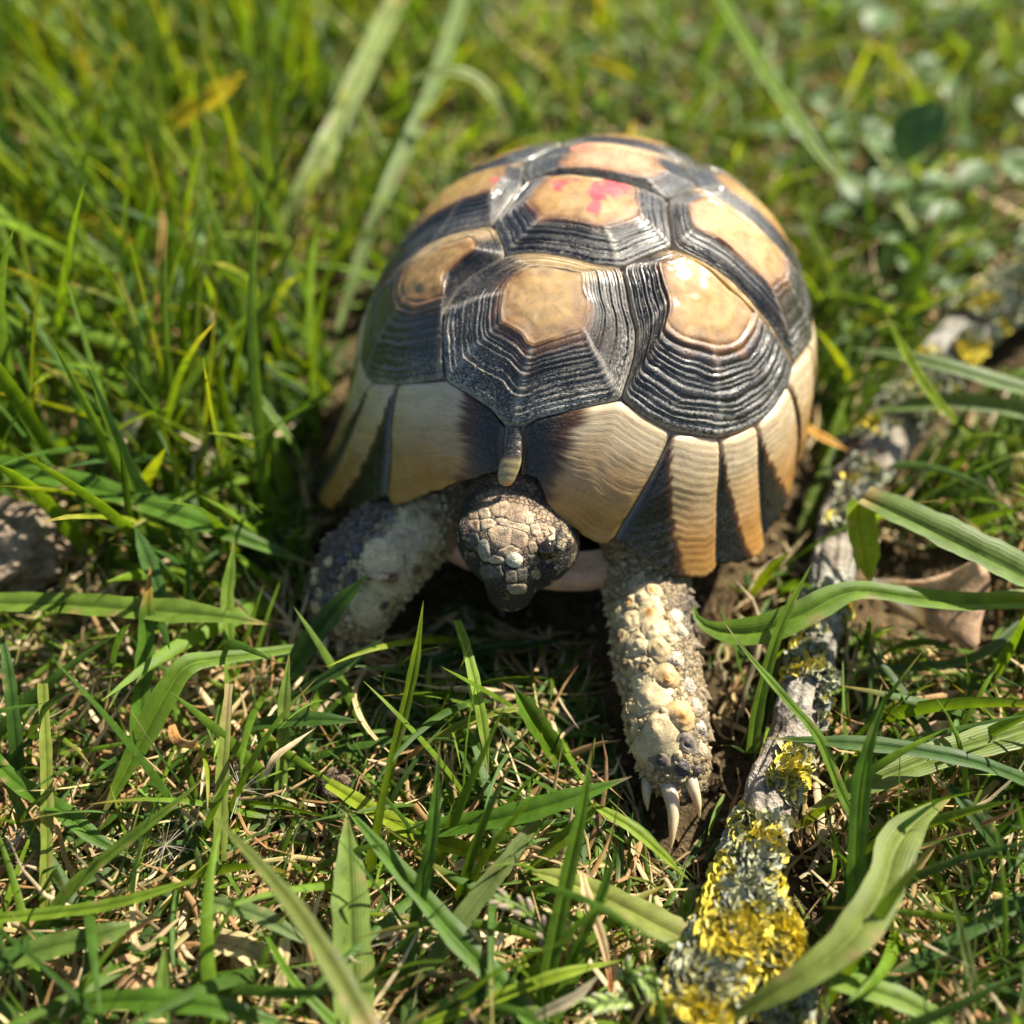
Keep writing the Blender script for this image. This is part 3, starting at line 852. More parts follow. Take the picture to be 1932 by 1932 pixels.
for x, y, r, tc, c_, h in [(1290,570,150,(.24,.19,.11),PALE,.15),(1415,400,84,(.3,.24,.14),PALE2,.10),(1150,770,150,(.36,.30,.19),PALE,.16),(980,930,165,PALE,PALE,.16),(1340,930,140,PALE2,PALE,.14),(1060,1170,165,BRN,PALE,.17),
        (1310,1060,110,BRN,PALE2,.13),(840,1430,165,PALE,PALE,.18),(1560,880,86,BRN,PALE2,.1),(1000,1400,96,DRK,PALE2,.1),(1430,760,110,PALE2,PALE,.12),(1500,560,90,BRN,PALE2,.1),(1230,1250,80,PALE2,PALE2,.1),
        (750,870,84,(.10,.10,.12),DRK,.12),(590,970,66,(.09,.09,.11),DRK,.12),(900,720,74,DRK,(.16,.14,.11),.12),(1050,560,74,DRK,(.16,.14,.11),.12),(690,1180,96,(.11,.09,.08),DRK,.14),(460,1370,90,DRK,(.14,.12,.09),.12),(370,1285,40,DRK,PALE2,.1),
        (350,1420,60,PALE2,PALE2,.1),(345,1090,44,PALE,PALE2,.2),(335,1165,44,PALE,PALE2,.2),(470,980,44,PALE,PALE2,.16),(520,1120,64,(.12,.1,.09),DRK,.12),(830,600,56,DRK,(.18,.16,.12),.12),(730,720,60,DRK,(.13,.12,.1),.12)]:
    leg_scale(fL(x, y), r * .19532, tc, c_, h, (0, rng.uniform(-.3, .1)))

# the many small horny points between the large scales
bag = Bag()
cand = np.where((leg > .6) & (BV[:, 1] < -5.3) & (BV[:, 2] > .3))[0]
rng.shuffle(cand)
kept = []
for i in cand[:9000]:
    p = BW[i]
    if len(kept) and np.min(np.sum((np.array(kept) - p) ** 2, 1)) < .15 ** 2: continue
    if min(np.linalg.norm(p - b[0]) / b[1] for b in BIG) < .86: continue
    kept.append(p)
    n = to_w(BN[i]) - TORG
    dark = max(kd[i], kdL[i])
    c0 = np.array([.40, .31, .18]) * (1 - dark) + np.array([.085, .07, .058]) * dark
    c0 = c0 * rng.uniform(.75, 1.2)
    n2 = nrm(n + np.array([-.1, .35, .15]))
    r = rng.uniform(.06, .14)
    hh = rng.uniform(.02, .07)
    if abs(float(n @ nrm(p - CAMP))) < .45 and rng.random() < .4: hh = rng.uniform(.05, .13); r *= 1.25; n2 = nrm(n + np.array([0, -.2, -.5])); c0 = c0 * 1.1
    V, F, Cc = tubercle(p, n2, r, r, rng.uniform(0, 6), hh, c0, c0 * 1.12, (0, rng.uniform(-.4, .4)), 1.1, 6, 3)
    bag.add(V, F, Cc)
tag(bag.build('small_scales', M_SCALE, body), kind='stuff')

# head plates
fH = lambda x, y: (754.7 + .21876 * x, 830.2 + .21876 * y)
def head_plate(poly, col, h=.022, tipmix=.72, dome=False):
    q = np.array(poly, float); q = resample(q, 20) + rng.normal(0, 5, (20, 2))
    q = .5 * q + .25 * np.roll(q, 1, 0) + .25 * np.roll(q, -1, 0)
    c = q.mean(0)
    V, C = [], []
    for k, r in enumerate((.0, .45, .75, .92, 1.0)):
        for p in q:
            w = c + (p - c) * max(r, .03) * 1.14
            b = body_hit(fH(*w))
            if b is None: return
            lift = (h * .55, h * .75, h * .8, h * .4, -.002)[k]
            if dome: lift = (h * 1.2, h * 1.05, h * .6, h * .25, -.01)[k]
            V.append(b[0] + b[1] * lift); C.append(np.array(col) * (tipmix, .85, 1.1, 1.05, .85)[k] * (.35 + .8 * vnoise(b[0][None], .09)[0] + .55 * vnoise(b[0][None] + 3, .28)[0]))
    V = np.array(V)
    F = grid_faces(5, 20, True)
    mk('head_plate', V, F, M_PLATE, body, None, np.array(C))
TN = (.40, .285, .175); TB = (.29, .20, .125); TL = (.48, .37, .235)
for poly, c_ in [([(760,790),(850,740),(960,760),(950,900),(880,930),(790,900)], TN), ([(965,762),(1080,790),(1110,870),(1040,938),(958,898)], TB), ([(880,938),(955,908),(1035,945),(985,990),(900,995),(850,965)], TN),
        ([(785,590),(900,520),(955,560),(895,650),(815,660)], TN), ([(965,540),(1080,590),(1085,690),(990,715),(905,655)], TB), ([(1085,605),(1150,650),(1145,720),(1085,725)], TL), ([(675,600),(755,580),(780,660),(720,690),(685,660)], TL),
        ([(590,625),(665,605),(672,680),(610,690)], TB), ([(695,700),(785,678),(830,720),(755,780),(705,768)], TL), ([(840,668),(985,720),(1100,735),(1120,780),(1075,785),(960,755),(850,735)], TL), ([(590,695),(680,690),(690,780),(640,800),(600,750)], TB),
        ([(1128,740),(1190,728),(1222,790),(1180,832),(1130,805)], TL), ([(1205,725),(1262,722),(1275,765),(1232,785)], TN), ([(1278,738),(1332,765),(1335,805),(1290,795)], TL), ([(1235,792),(1275,775),(1290,815),(1252,835)], TN), ([(1275,838),(1330,815),(1335,858),(1285,875)], TL),
        ([(1180,840),(1232,838),(1262,885),(1215,910),(1180,885)], TB), ([(1110,880),(1175,880),(1190,960),(1130,985),(1105,940)], TB), ([(755,1040),(805,1000),(885,1005),(892,1058),(800,1065)], TN), ([(700,1090),(790,1080),(800,1180),(730,1210),(690,1150)], (.12,.10,.07)),
        ([(800,1085),(880,1080),(890,1180),(810,1190)], (.09,.075,.055)), ([(905,1120),(1000,1130),(1010,1220),(920,1230)], (.14,.11,.08)), ([(1015,1110),(1090,1110),(1100,1200),(1020,1220)], (.07,.06,.05)), ([(920,1245),(1010,1240),(1090,1245),(1080,1320),(960,1330)], (.22,.17,.11)), ([(720,1225),(800,1205),(890,1205),(890,1330),(780,1340)], (.08,.07,.05)), ([(600,800),(660,790),(690,900),(620,930)], (.08,.065,.05)), ([(1115,1000),(1190,980),(1210,1060),(1130,1090)], (.10,.08,.06))]:
    head_plate(poly, c_)
def oval(cx, cy_, rx, ry, a=0):
    return [(cx + rx * math.cos(t) * math.cos(a) - ry * math.sin(t) * math.sin(a), cy_ + rx * math.cos(t) * math.sin(a) + ry * math.sin(t) * math.cos(a)) for t in np.linspace(0, 2 * math.pi, 17)[:-1]]
head_plate(oval(728, 950, 52, 96, -.15), (.27, .26, .19), .04, 1.05, True)
head_plate(oval(985, 1035, 70, 62), (.38, .36, .27), .06, 1.05, True)
# eyes
for wv, r in (((1262, 970), .20), ((590, 915), .15)):
    hp = body_hit(fH(*wv))
    if hp is None: continue
    c0 = hp[0] - hp[1] * .07
    uu, vv = np.meshgrid(np.linspace(0, np.pi, 12), np.linspace(0, 2 * np.pi, 17)[:-1], indexing='ij')
    V = c0 + r * np.stack([np.sin(uu) * np.cos(vv), np.sin(uu) * np.sin(vv), np.cos(uu)], -1).reshape(-1, 3)
    mk('eye', V, grid_faces(12, 16, True), M_EYE, body)

# claws
def horn(name, P, r0, parent, cols):
    P = catmull(np.array(P, float), 16)
    T = nrm(np.gradient(P, axis=0)); a = nrm(np.cross(T, [0, 0, 1.])); b = np.cross(a, T)
    V, C = [], []
    for k in range(16):
        t = k / 15
        r = r0 * (1 - t ** 1.6) + .008
        for q in range(12):
            th_ = 2 * math.pi * q / 12
            V.append(P[k] + a[k] * r * math.cos(th_) + b[k] * r * 1.15 * math.sin(th_))
            C.append(np.array(cols[0]) * (1 - t) + np.array(cols[1]) * t)
    F = grid_faces(16, 12, True).tolist() + [list(range(15 * 12, 16 * 12)), list(range(12))[::-1]]
    mk(name, V, F, M_CLAW, parent, None, np.array(C))
HORN = [(.42, .36, .27), (.62, .52, .30)]
horn('claw', [at(1260,1480,.70), at(1270,1525,.64), at(1269,1570,.44), at(1265,1606,.2)], .145, body, HORN)
horn('claw', [at(1296,1455,.80), at(1307,1485,.78), at(1316,1515,.62), at(1320,1545,.38)], .135, body, HORN)
horn('claw', [at(1328,1425,.6), at(1333,1450,.55), at(1330,1470,.45), at(1327,1482,.32)], .11, body, [(.36, .28, .18), (.55, .42, .24)])
horn('claw', [at(1222,1470,.5), at(1220,1500,.42), at(1222,1530,.2)], .11, body, HORN)
for dx in (-40, -8, 22):
    horn('claw', [at(655 + dx, 1195, .45), at(650 + dx, 1225, .38), at(648 + dx, 1250, .12)], .12, body, HORN)
# ------------------------------------------------------------------ ground
def soil_h(x, y):
    P = np.stack([x, y, 0 * x], 1)
    return .9 * (vnoise(P, 6.) - .5) * .5 + .5 * (vnoise(P + 30, 1.6) - .5) * .5 - .25
n = 220
gx, gy = np.meshgrid(np.linspace(-45, 45, n), np.linspace(-2, 100, n), indexing='ij')
X, Y = gx.ravel(), gy.ravel()
V = np.stack([X, Y, soil_h(X, Y)], 1)
c0 = vnoise(V * [1, 1, 0], 2.)
C = np.array([.055, .038, .022]) + np.array([.06, .045, .02]) * c0[:, None]
tag(mk('soil', V, grid_faces(n, n)[:, ::-1], M_SOIL, None, np.zeros(3), C), kind='structure')
# the lawn far around, out of the picture, down to the horizon
r = np.array([0, 60., 110, 200, 500, 2000, 8000, 20000]); a = np.linspace(0, 2 * np.pi, 49)[:-1]
V = np.array([[rr * math.cos(q), 40 + rr * math.sin(q), -1.2 - rr * .00001] for rr in r for q in a])
tag(mk('ground', V, grid_faces(8, 48, True), M_SOIL, None, np.zeros(3), np.tile([.05, .07, .02], (len(V), 1))), kind='structure')

# ------------------------------------------------------------------ grass
BMASK = [(1270,1960),(1370,1690),(1420,1500),(1490,1250),(1530,1040),(1590,900),(1720,720),(1850,560),(1960,470),(1960,620),(1850,700),(1740,840),(1640,960),(1610,1140),(1560,1340),(1510,1500),(1480,1640),(1520,1800),(1500,1960)]
MASK = [(600,890),(690,600),(735,510),(830,375),(930,320),(1060,265),(1250,265),(1400,350),(1500,470),(1545,610),(1520,900),(1450,1060),(1330,1090),(1335,1250),(1360,1480),(1330,1560),(1265,1620),(1200,1500),(1130,1200),(960,1165),(860,1110),(770,1190),(650,1200),(570,1170),(600,1050),(640,970)]
HM = [[(1600,1040),(1700,1040),(1880,1040),(1890,1120),(1860,1230),(1760,1210),(1660,1160)],[(520,450),(520,400),(600,250),(670,120),(715,-20),(790,-20),(700,140),(640,270),(580,380),(550,450)],[(620,640),(670,470),(730,320),(800,150),(850,-30),(910,-30),(840,160),(760,340),(710,460),(650,640)],[(305,245),(340,180),(470,120),(470,160),(400,215),(330,260)],[(1340,-20),(1440,100),(1560,290),(1680,380),(1650,400),(1540,320),(1410,120),(1330,0)]]
SMASK = [(-50, 930), (60, 930), (125, 990), (120, 1090), (60, 1125), (-50, 1130)]
def inside(px, py, poly):
    r = np.zeros(px.shape, bool)
    for i in range(len(poly)):
        x0, y0 = poly[i]; x1, y1 = poly[i - 1]
        c = (y0 > py) != (y1 > py)
        with np.errstate(divide='ignore', invalid='ignore'):
            r ^= c & (px < (x1 - x0) * (py - y0) / (y1 - y0 if y1 != y0 else 1e-9) + x0)
    return r

def blades(base, az, length, width, elev, bend, col, seg=8, twist=None, fold=.25, tipcol=None, wavy=.25, guard=True, minz=.02):
    """many blades at once -> vertices, faces, colours, aux; blades that would cut the tortoise or stand before it are dropped"""
    N = len(base)
    s = np.linspace(0, 1, seg + 1)
    e = elev[:, None] - bend[:, None] * s[None] ** 1.3
    azs = az[:, None] + rng.normal(0, wavy, N)[:, None] * s[None] + rng.normal(0, wavy * .4, N)[:, None] * np.sin(s[None] * 5)
    d = np.stack([np.cos(e) * np.cos(azs), np.cos(e) * np.sin(azs), np.sin(e)], -1)
    P = base[:, None] + np.concatenate([np.zeros((N, 1, 3)), np.cumsum(d[:, :-1] * (length / seg)[:, None, None], 1)], 1)
    P[..., 2] = np.maximum(P[..., 2], minz + .15 * rng.random((N, 1)))
    keep = np.ones(N, bool)
    if guard:
        q = to_t(P.reshape(-1, 3)).reshape(N, seg + 1, 3)
        rho = np.hypot(q[..., 0] / SA, q[..., 1] / SB)
        ins = ((rho < Rz(np.minimum(q[..., 2], SZ + SC * .999)) * 1.015) & (q[..., 2] < SZ + SC) & ((q[..., 2] > 1.0) | (rho < .93))).any(1)
        px, py, dep = project(P)
        vis = inside(px, py, MASK).any(1) & (q[:, 0, 1] < 2.5)
        hid = rho[:, 0] < .8
        onb = inside(px, py, BMASK).any(1) & (rng.random(N) < np.where(P[:, 0, 1] > 12, .94, .97)) & (P[:, 0, 1] < 30)
        onb |= inside(px, py, SMASK).any(1) & (P[:, 0, 1] < 16)
        for hm in HM: onb |= inside(px, py, hm).any(1) & ((P[:, 0, 1] < 25) | ((P[:, 0, 1] < 36) & (rng.random(N) < .6)))
        keep = ~(ins | vis | hid | onb)
    P, d, col, width, N = P[keep], d[keep], col[keep], width[keep], keep.sum()
    acr = np.cross(d, [0, 0, 1.]); acr = nrm(acr + 1e-4)
    nn = np.cross(acr, d)
    tw = (rng.normal(0, .6, N) if twist is None else np.full(N, twist))[:, None] + rng.normal(0, .5, N)[:, None] * s
    A = acr * np.cos(tw)[..., None] + nn * np.sin(tw)[..., None]
    Nn = np.cross(A, d)
    prof = np.minimum(1, .55 + s * 2.2) * (1 - s ** 2.6) ** .8
    w = width[:, None] * .5 * np.maximum(prof, .03)[None]
    V = np.stack([P - A * w[..., None], P - Nn * (w * fold * 2)[..., None] * -1, P + A * w[..., None]], 2)
    V = V.reshape(-1, 3)
    idx = np.arange(N * (seg + 1) * 3).reshape(N, seg + 1, 3)
    F = np.concatenate([np.stack([idx[:, :-1, k], idx[:, :-1, k + 1], idx[:, 1:, k + 1], idx[:, 1:, k]], -1).reshape(-1, 4) for k in (0, 1)])
    Cc = col[:, None] * (.92 + .16 * s)[None, :, None]
    Cc = Cc + (np.array([.34, .33, .16]) - Cc) * (.5 * (1 - ss(0, .18, s)))[None, :, None]
    if tipcol is not None:
        m = (rng.random(N) < .3)[:, None] * ss(.75, 1., s)[None]
        Cc = Cc + (np.array(tipcol) - Cc) * m[..., None]
    Cc = np.repeat(Cc[:, :, None], 3, 2).reshape(-1, 3)
    aux = np.stack([np.broadcast_to(np.array([-1., 0, 1]), (N, seg + 1, 3)), np.broadcast_to(s[None, :, None], (N, seg + 1, 3)), np.zeros((N, seg + 1, 3))], -1).reshape(-1, 3)
    return V, F, Cc, aux

PAL = np.array([[.082, .155, .012], [.112, .200, .014], [.145, .240, .017], [.055, .118, .014], [.072, .138, .030], [.195, .258, .016], [.040, .095, .015]])
def greens(n, weights): return PAL[rng.choice(len(PAL), n, p=np.array(weights) / np.sum(weights))] * rng.uniform(.75, 1.25, (n, 1))

def field(n, x0, x1, y0, y1):
    x = rng.uniform(x0, x1, n); y = rng.uniform(y0, y1, n)
    return np.stack([x, y, np.maximum(soil_h(x, y), -.4) - .02], 1)

# near lawn, in front of and beside the tortoise: thin, with much straw showing
bag = Bag()
B = np.vstack([field(2250, -13, 14, 3.2, 17), field(800, 5, 15, 5, 21)])
N = len(B)
thin = rng.random(N) < .8
bag.add(*blades(B, rng.uniform(0, 6.28, N), np.where(thin, rng.uniform(1.0, 3.6, N), rng.uniform(2.0, 5., N)), np.where(thin, rng.uniform(.05, .14, N), rng.uniform(.16, .28, N)),
                np.clip(rng.normal(.75, .35, N), .1, 1.4), rng.uniform(.1, 1.5, N), greens(N, [3, 3, 2, 3, 3, 1, 2]), 8, tipcol=(.30, .22, .06)))
B = field(650, -4.5, 3.2, 9.2, 14.5); N = len(B)      # flattened, in front of the tortoise
bag.add(*blades(B, rng.uniform(0, 6.28, N), rng.uniform(.8, 2.6, N), rng.uniform(.06, .18, N), np.clip(rng.normal(.35, .3, N), .05, 1.2), rng.uniform(.1, 1., N), greens(N, [2, 3, 1, 3, 3, 0, 3]), 6))
bag_near = bag
# behind: taller and denser, tallest at the left
B = field(13500, -34, 36, 15, 70)
keep = rng.random(len(B)) < np.where(B[:, 0] < 0, 1, .72)
B = B[keep]; N = len(B)
left = ss(3, -9, B[:, 0] - .0 * B[:, 1]) if False else 1 - ss(-10, 2, B[:, 0] + (B[:, 1] - 25) * .12)
L = rng.uniform(2.2, 5., N) + left * rng.uniform(0, 4.4, N)
col = greens(N, [2, 3, 4, 2, 2, 3, 1])
yel = (rng.random(N) < .05) & (B[:, 1] > 27)
col[yel] = np.array([.34, .30, .03]) * rng.uniform(.7, 1.2, (yel.sum(), 1))
bag = Bag()
bag.add(*blades(B, rng.uniform(0, 6.28, N), L, rng.uniform(.10, .42, N), np.clip(rng.normal(.85 + .3 * left, .28, N), .2, 1.5), rng.uniform(.1, 1.3, N) * (1 - .5 * left), col, 7, tipcol=(.36, .27, .06)))
# the ring of grass pressed up against the shell's flanks and back
an = rng.uniform(-.5, 4.0, 1500); rr = rng.uniform(1.10, 1.75, 1500)
B = to_w(np.stack([SA * rr * np.cos(an), SB * rr * np.sin(an), 0 * an], 1)); B[:, 2] = np.maximum(soil_h(B[:, 0], B[:, 1]), -.4); N = len(B)
out_a = np.arctan2(B[:, 1] - TY, B[:, 0] - TX) + rng.normal(0, 1.1, N)
bag.add(*blades(B, out_a, rng.uniform(1., 3.2, N), rng.uniform(.08, .26, N), np.clip(rng.normal(.9, .3, N), .2, 1.5), rng.uniform(.1, 1.1, N), greens(N, [3, 3, 2, 3, 3, 1, 3]), 6))
tag(bag.build('grass', M_GRASS), kind='stuff')
# short growth close to the ground, and the lawn to the sides outside the picture
bag = bag_near
B = field(1500, -14, 15, 3, 22); N = len(B)
bag.add(*blades(B, rng.uniform(0, 6.28, N), rng.uniform(.5, 1.8, N), rng.uniform(.06, .2, N), np.clip(rng.normal(.6, .4, N), .05, 1.4), rng.uniform(0, 1.2, N), greens(N, [2, 3, 2, 3, 3, 1, 3]), 4))
B = np.vstack([field(6500, -45, 45, -2, 95), field(2600, 12, 30, -2, 30), field(2600, -30, -12, -2, 30)]); N = len(B)
out_ = (np.abs(B[:, 0]) > 12 + .45 * B[:, 1]) | (B[:, 1] > 68) | (B[:, 1] < 3.5)
out_ &= ~((np.abs(B[:, 0]) < 9) & (B[:, 1] < 5) & (B[:, 1] > 1))
B = B[out_]; N = len(B)
bag.add(*blades(B, rng.uniform(0, 6.28, N), rng.uniform(2, 6., N), rng.uniform(.15, .4, N), np.clip(rng.normal(.8, .3, N), .2, 1.4), rng.uniform(.2, 1.3, N), greens(N, [3, 3, 2, 3, 2, 2, 1]), 6))
tag(bag.build('short_grass', M_GRASS), kind='stuff')


# dead straw lying over the soil
STR = np.array([[.48, .33, .155], [.57, .43, .235], [.39, .23, .10], [.62, .50, .31], [.30, .165, .07], [.45, .365, .155]])
bag = Bag()
for (n, x0, x1, y0, y1, lm) in ((10500, -13, 14, 3, 19, 1.), (7500, -32, 34, 17, 66, 1.6)):
    B = field(n, x0, x1, y0, y1); B[:, 2] += rng.uniform(.02, .45, n) ** 1.3 + .12
    col = STR[rng.integers(0, len(STR), n)] * rng.uniform(.65, 1.15, (n, 1))
    bag.add(*blades(B, rng.uniform(0, 6.28, n), rng.uniform(.5, 3.2, n) * lm, rng.uniform(.03, .15, n) * lm, rng.normal(.05, .25, n), rng.normal(.1, .5, n), col, 5, fold=.35, wavy=.8, minz=-.2))
tag(bag.build('dead_grass', M_STRAW), kind='stuff')
# crumbs of soil and chaff between the stems
bag = Bag()
B = field(2600, -12, 13, 3.5, 18)
t4 = np.array([[1, 1, 1], [1, -1, -1], [-1, 1, -1], [-1, -1, 1.]])
for p in B:
    V = p + [0, 0, .1] + (t4 * rng.uniform(.02, .09, (1, 3))) @ np.linalg.qr(rng.normal(size=(3, 3)))[0]
    bag.add(V, np.array([[0, 1, 2], [0, 3, 1], [0, 2, 3], [1, 3, 2]]), np.array([[.09, .06, .035], [.40, .30, .17], [.22, .14, .07]])[rng.integers(0, 3)] * rng.uniform(.6, 1.2))
tag(bag.build('soil_crumbs', M_SOIL), kind='stuff')

# ------------------------------------------------------------------ blades one can pick out, each a thing of its own
G1 = (.10, .20, .022); G2 = (.065, .150, .020); G3 = (.125, .215, .045); G4 = (.060, .135, .050); G5 = (.16, .25, .018); G6 = (.15, .21, .075); DG = (.035, .085, .020)
YE = (.42, .36, .03); OR = (.40, .21, .05); ST = (.52, .39, .21); GT = (.36, .31, .20)
LABELS = set()
def hero(label, P, w, col, tip=None, roll=0., name='grass_shoot', cat='grass blade', group='single grass blades', mat=None, tipat=.85, fold=.22, taper=(0, 1), curl=0.):
    """P: list of (x, y, height); w: width in the photograph, one number or one per point"""
    assert label not in LABELS; LABELS.add(label)
    P3 = np.array([at(*p) for p in P])
    wd = np.array([w] * len(P) if np.isscalar(w) else w, float)
    wd = wd / FPX * np.linalg.norm(P3 - CAMP, axis=1)
    Q = catmull(np.hstack([P3, wd[:, None]]), 30)
    X, W = Q[:, :3], np.maximum(Q[:, 3], .02)
    n = len(X)
    s = np.linspace(0, 1, n)
    if taper[0]: W = W * np.minimum(1, (s / .22) ** .75 + .04)
    if taper[1]: W = W * np.minimum(1, ((1 - s) / .28) ** .75 + .03)
    T = nrm(np.gradient(X, axis=0))
    tgt = nrm(nrm(CAMP - X) * .55 + np.array([.3, .3, .65]))
    A = nrm(np.cross(T, tgt)); Nn = nrm(np.cross(A, T))
    rl = roll + curl * s
    A, Nn = A * np.cos(rl)[:, None] + Nn * np.sin(rl)[:, None], Nn * np.cos(rl)[:, None] - A * np.sin(rl)[:, None]
    us = np.array([-1, -.55, -.1, 0, .1, .55, 1])
    hts = np.array([.12, .10, .02, -.10, .02, .10, .12]) * fold / .22
    ph = rng.uniform(0, 6, 2)
    jit = 1 + .06 * np.sin(s * 23 + ph[0]) + .04 * np.sin(s * 51 + ph[1])
    V = X[:, None] + A[:, None] * (us[None, :] * (W * jit * .5)[:, None])[..., None] + Nn[:, None] * (hts[None] * W[:, None])[..., None]
    if mat is None: col = np.array(col) * [1.06, 1.0, .62]
    C = np.tile(np.array(col, float), (n, 7, 1)) * (.9 + .2 * rng.random())
    C[:, 3] *= 1.18
    C[:, [0, 6]] *= 1.08
    if tip is None and mat is None and rng.random() < .5: tip, tipat = (.34, .26, .10), .97
    C = C * (1 + .16 * (vnoise(X, .6) - .5) + .14 * (vnoise(X, .12) - .5))[:, None, None]
    nb = rng.integers(0, 4)
    for _ in range(nb if mat is None else 0):       # small brown nicks on the margin
        k = rng.integers(3, n - 3); e_ = rng.choice([0, 6]); C[k, e_] = (.30, .22, .10); C[k, 1 if e_ == 0 else 5] = C[k, 1 if e_ == 0 else 5] * .6 + np.array([.12, .09, .04])
    if tip is not None:
        C = C + (np.array(tip) - C) * ss(tipat - .08, min(tipat + .15, 1.), s)[:, None, None]
    aux = np.stack([np.tile(us * .9, (n, 1)), np.tile(s[:, None], (1, 7)), np.zeros((n, 7))], -1)
    o = mk(name, V.reshape(-1, 3), grid_faces(n, 7), mat or M_GRASS, None, X[0], C.reshape(-1, 3), aux.reshape(-1, 3))
    return tag(o, label, cat, group)

BR = (.28, .15, .06)
hero('broad light green blade lying level from the left edge toward the shaded foot', [(-60,1138,1.7),(100,1140,1.75),(250,1150,1.8),(400,1162,1.75),(505,1178,1.6)], [36,44,50,50,40], G3, taper=(0,1))
hero('long dark blade sloping from left edge above the stone into the tortoise\'s shadow', [(-60,868,2.8),(60,893,2.7),(200,928,2.5),(400,995,2.0),(500,1032,1.6),(600,1070,1.2)], [42,46,48,46,38,28], G2)
hero('upright broad pale blade at the bottom edge below the pale leaf joint', [(668,1990,.3),(664,1850,.7),(660,1720,1.1),(657,1600,1.4),(655,1525,1.6)], [78,72,66,50,30], (.17, .26, .085), taper=(0,1))
hero('dark green blade running down right from the pale joint to the bottom edge', [(650,1520,1.6),(700,1580,1.5),(790,1685,1.3),(870,1780,1.1),(945,1858,.9),(1030,1950,.5)], [22,28,38,46,46,40], G2, taper=(1,0))
hero('stout pointed blade aimed right at the stretched front foot', [(735,1575,.7),(830,1563,1.0),(940,1545,1.4),(1060,1512,1.7),(1192,1465,1.9)], [26,40,44,42,22], G2, tip=(.25, .2, .12), tipat=.97)
hero('yellowish blade slanting under the stout pointed one', [(618,1478,1.0),(700,1528,.9),(790,1575,.85),(890,1608,.8),(1010,1640,.6)], [24,32,34,30,18], (.19, .27, .02))
hero('wide olive blade running right to the foot of the lichen branch', [(985,1640,.8),(1060,1660,.9),(1150,1698,1.0),(1240,1745,1.05),(1300,1776,1.0)], [20,36,50,60,62], (.20, .25, .09), taper=(1,0))
hero('grey green blade with a lower tip, crossing between the two upright blades below the head', [(1018,1545,1.4),(960,1620,1.35),(905,1690,1.2),(850,1765,1.0),(775,1868,.6)], [20,30,36,38,22], (.115, .165, .075))
hero('slim upright blade whose point stands left of the stout pointed blade', [(752,1900,.1),(787,1722,1.1),(800,1655,1.5),(815,1582,2.0),(830,1398,2.9)], [22,24,26,24,14], G2, roll=.4)
hero('tall slim blade crossing before the stout pointed blade near the claws', [(1015,1960,.1),(1040,1810,1.0),(1072,1650,1.9),(1100,1520,2.6),(1117,1410,3.1)], [28,30,28,24,14], G1, roll=.3)
hero('thin upright blade below the claws, leaning right', [(1052,1860,.4),(1090,1785,1.0),(1125,1710,1.5),(1150,1645,1.9),(1167,1592,2.2)], [16,18,18,15,9], G2)
hero('sunlit thin blade standing in the tortoise\'s shadow left of its chin', [(722,1525,.5),(738,1440,1.0),(762,1345,1.7),(784,1240,2.5),(799,1132,3.1)], [14,18,20,18,10], G5)
hero('bright drooping strip hanging in the shadow below the chin', [(862,1170,2.2),(880,1225,2.1),(900,1310,1.8),(915,1400,1.3),(921,1465,.8)], [16,20,22,20,10], (.20, .32, .06), tip=(.5,.45,.25), tipat=.92)
hero('short folded blade with a bright inner edge pointing up in the shadow', [(1060,1445,.3),(1035,1405,.7),(1005,1360,1.2),(985,1325,1.5),(966,1290,1.8)], [34,42,42,34,16], (.085, .18, .015), fold=.5, roll=.3, tip=(.25,.16,.14), tipat=.96)
hero('thin curved blade fading from green to orange in front of the shadow', [(975,1338,1.2),(930,1346,1.3),(870,1368,1.3),(800,1410,1.1),(732,1456,.8)], [12,15,16,15,8], (.20, .25, .04), tip=OR, tipat=.62)
hero('very broad ribbed blade reaching in from the right edge beside the shell', [(1990,1120,2.3),(1900,1072,2.6),(1800,1022,2.8),(1710,978,2.9),(1628,940,2.9)], [72,80,80,72,58], (.125, .205, .075), taper=(0,0), fold=.3)
hero('bright folded end hanging down from the broad ribbed blade', [(1622,945,2.85),(1622,985,2.6),(1630,1040,2.2),(1642,1100,1.7)], [44,58,58,40], (.17, .28, .02))
hero('broad ribbon blade curling before the branch and off to the right edge', [(1308,1140,1.9),(1318,1172,1.8),(1360,1192,1.8),(1440,1190,2.0),(1520,1156,2.2),(1610,1116,2.3),(1720,1128,2.2),(1830,1138,2.1),(1990,1130,2.0)], [30,46,60,60,54,40,42,44,44], (.10, .19, .028), taper=(1,0), curl=.5, roll=-.3)
hero('long S-shaped blade sweeping over the lower right corner', [(1380,1922,1.2),(1450,1880,1.7),(1530,1832,2.0),(1610,1765,2.1),(1665,1680,2.1),(1690,1600,2.0),(1730,1548,1.8),(1800,1500,1.4)], [12,34,48,62,66,64,50,24], (.155, .215, .075), taper=(0,1))
hero('slender blade with its point across the branch, running level to the right edge', [(1985,1495,1.5),(1850,1442,1.9),(1700,1412,2.0),(1560,1400,2.0),(1445,1392,1.8)], [24,30,32,28,14], G4)
hero('thin stalk slanting over the branch beside the stretched leg', [(1635,1575,.9),(1592,1508,1.4),(1546,1397,2.1),(1488,1326,2.6),(1414,1239,3.1),(1366,1174,3.4)], [22,24,24,20,14,7], (.10, .19, .035))
hero('tall dark stem rising on the right of the branch', [(1632,1960,.1),(1622,1820,.7),(1616,1690,1.4),(1618,1580,2.0),(1632,1440,2.8),(1675,1297,3.6)], [34,34,32,32,30,16], G2, roll=.4)
hero('pale wide blade with its tip beside the lichen tufts, coming from the right', [(1990,1360,1.2),(1880,1395,1.3),(1760,1430,1.4),(1630,1482,1.4),(1512,1534,1.2)], [58,56,50,44,18], (.155, .23, .075))
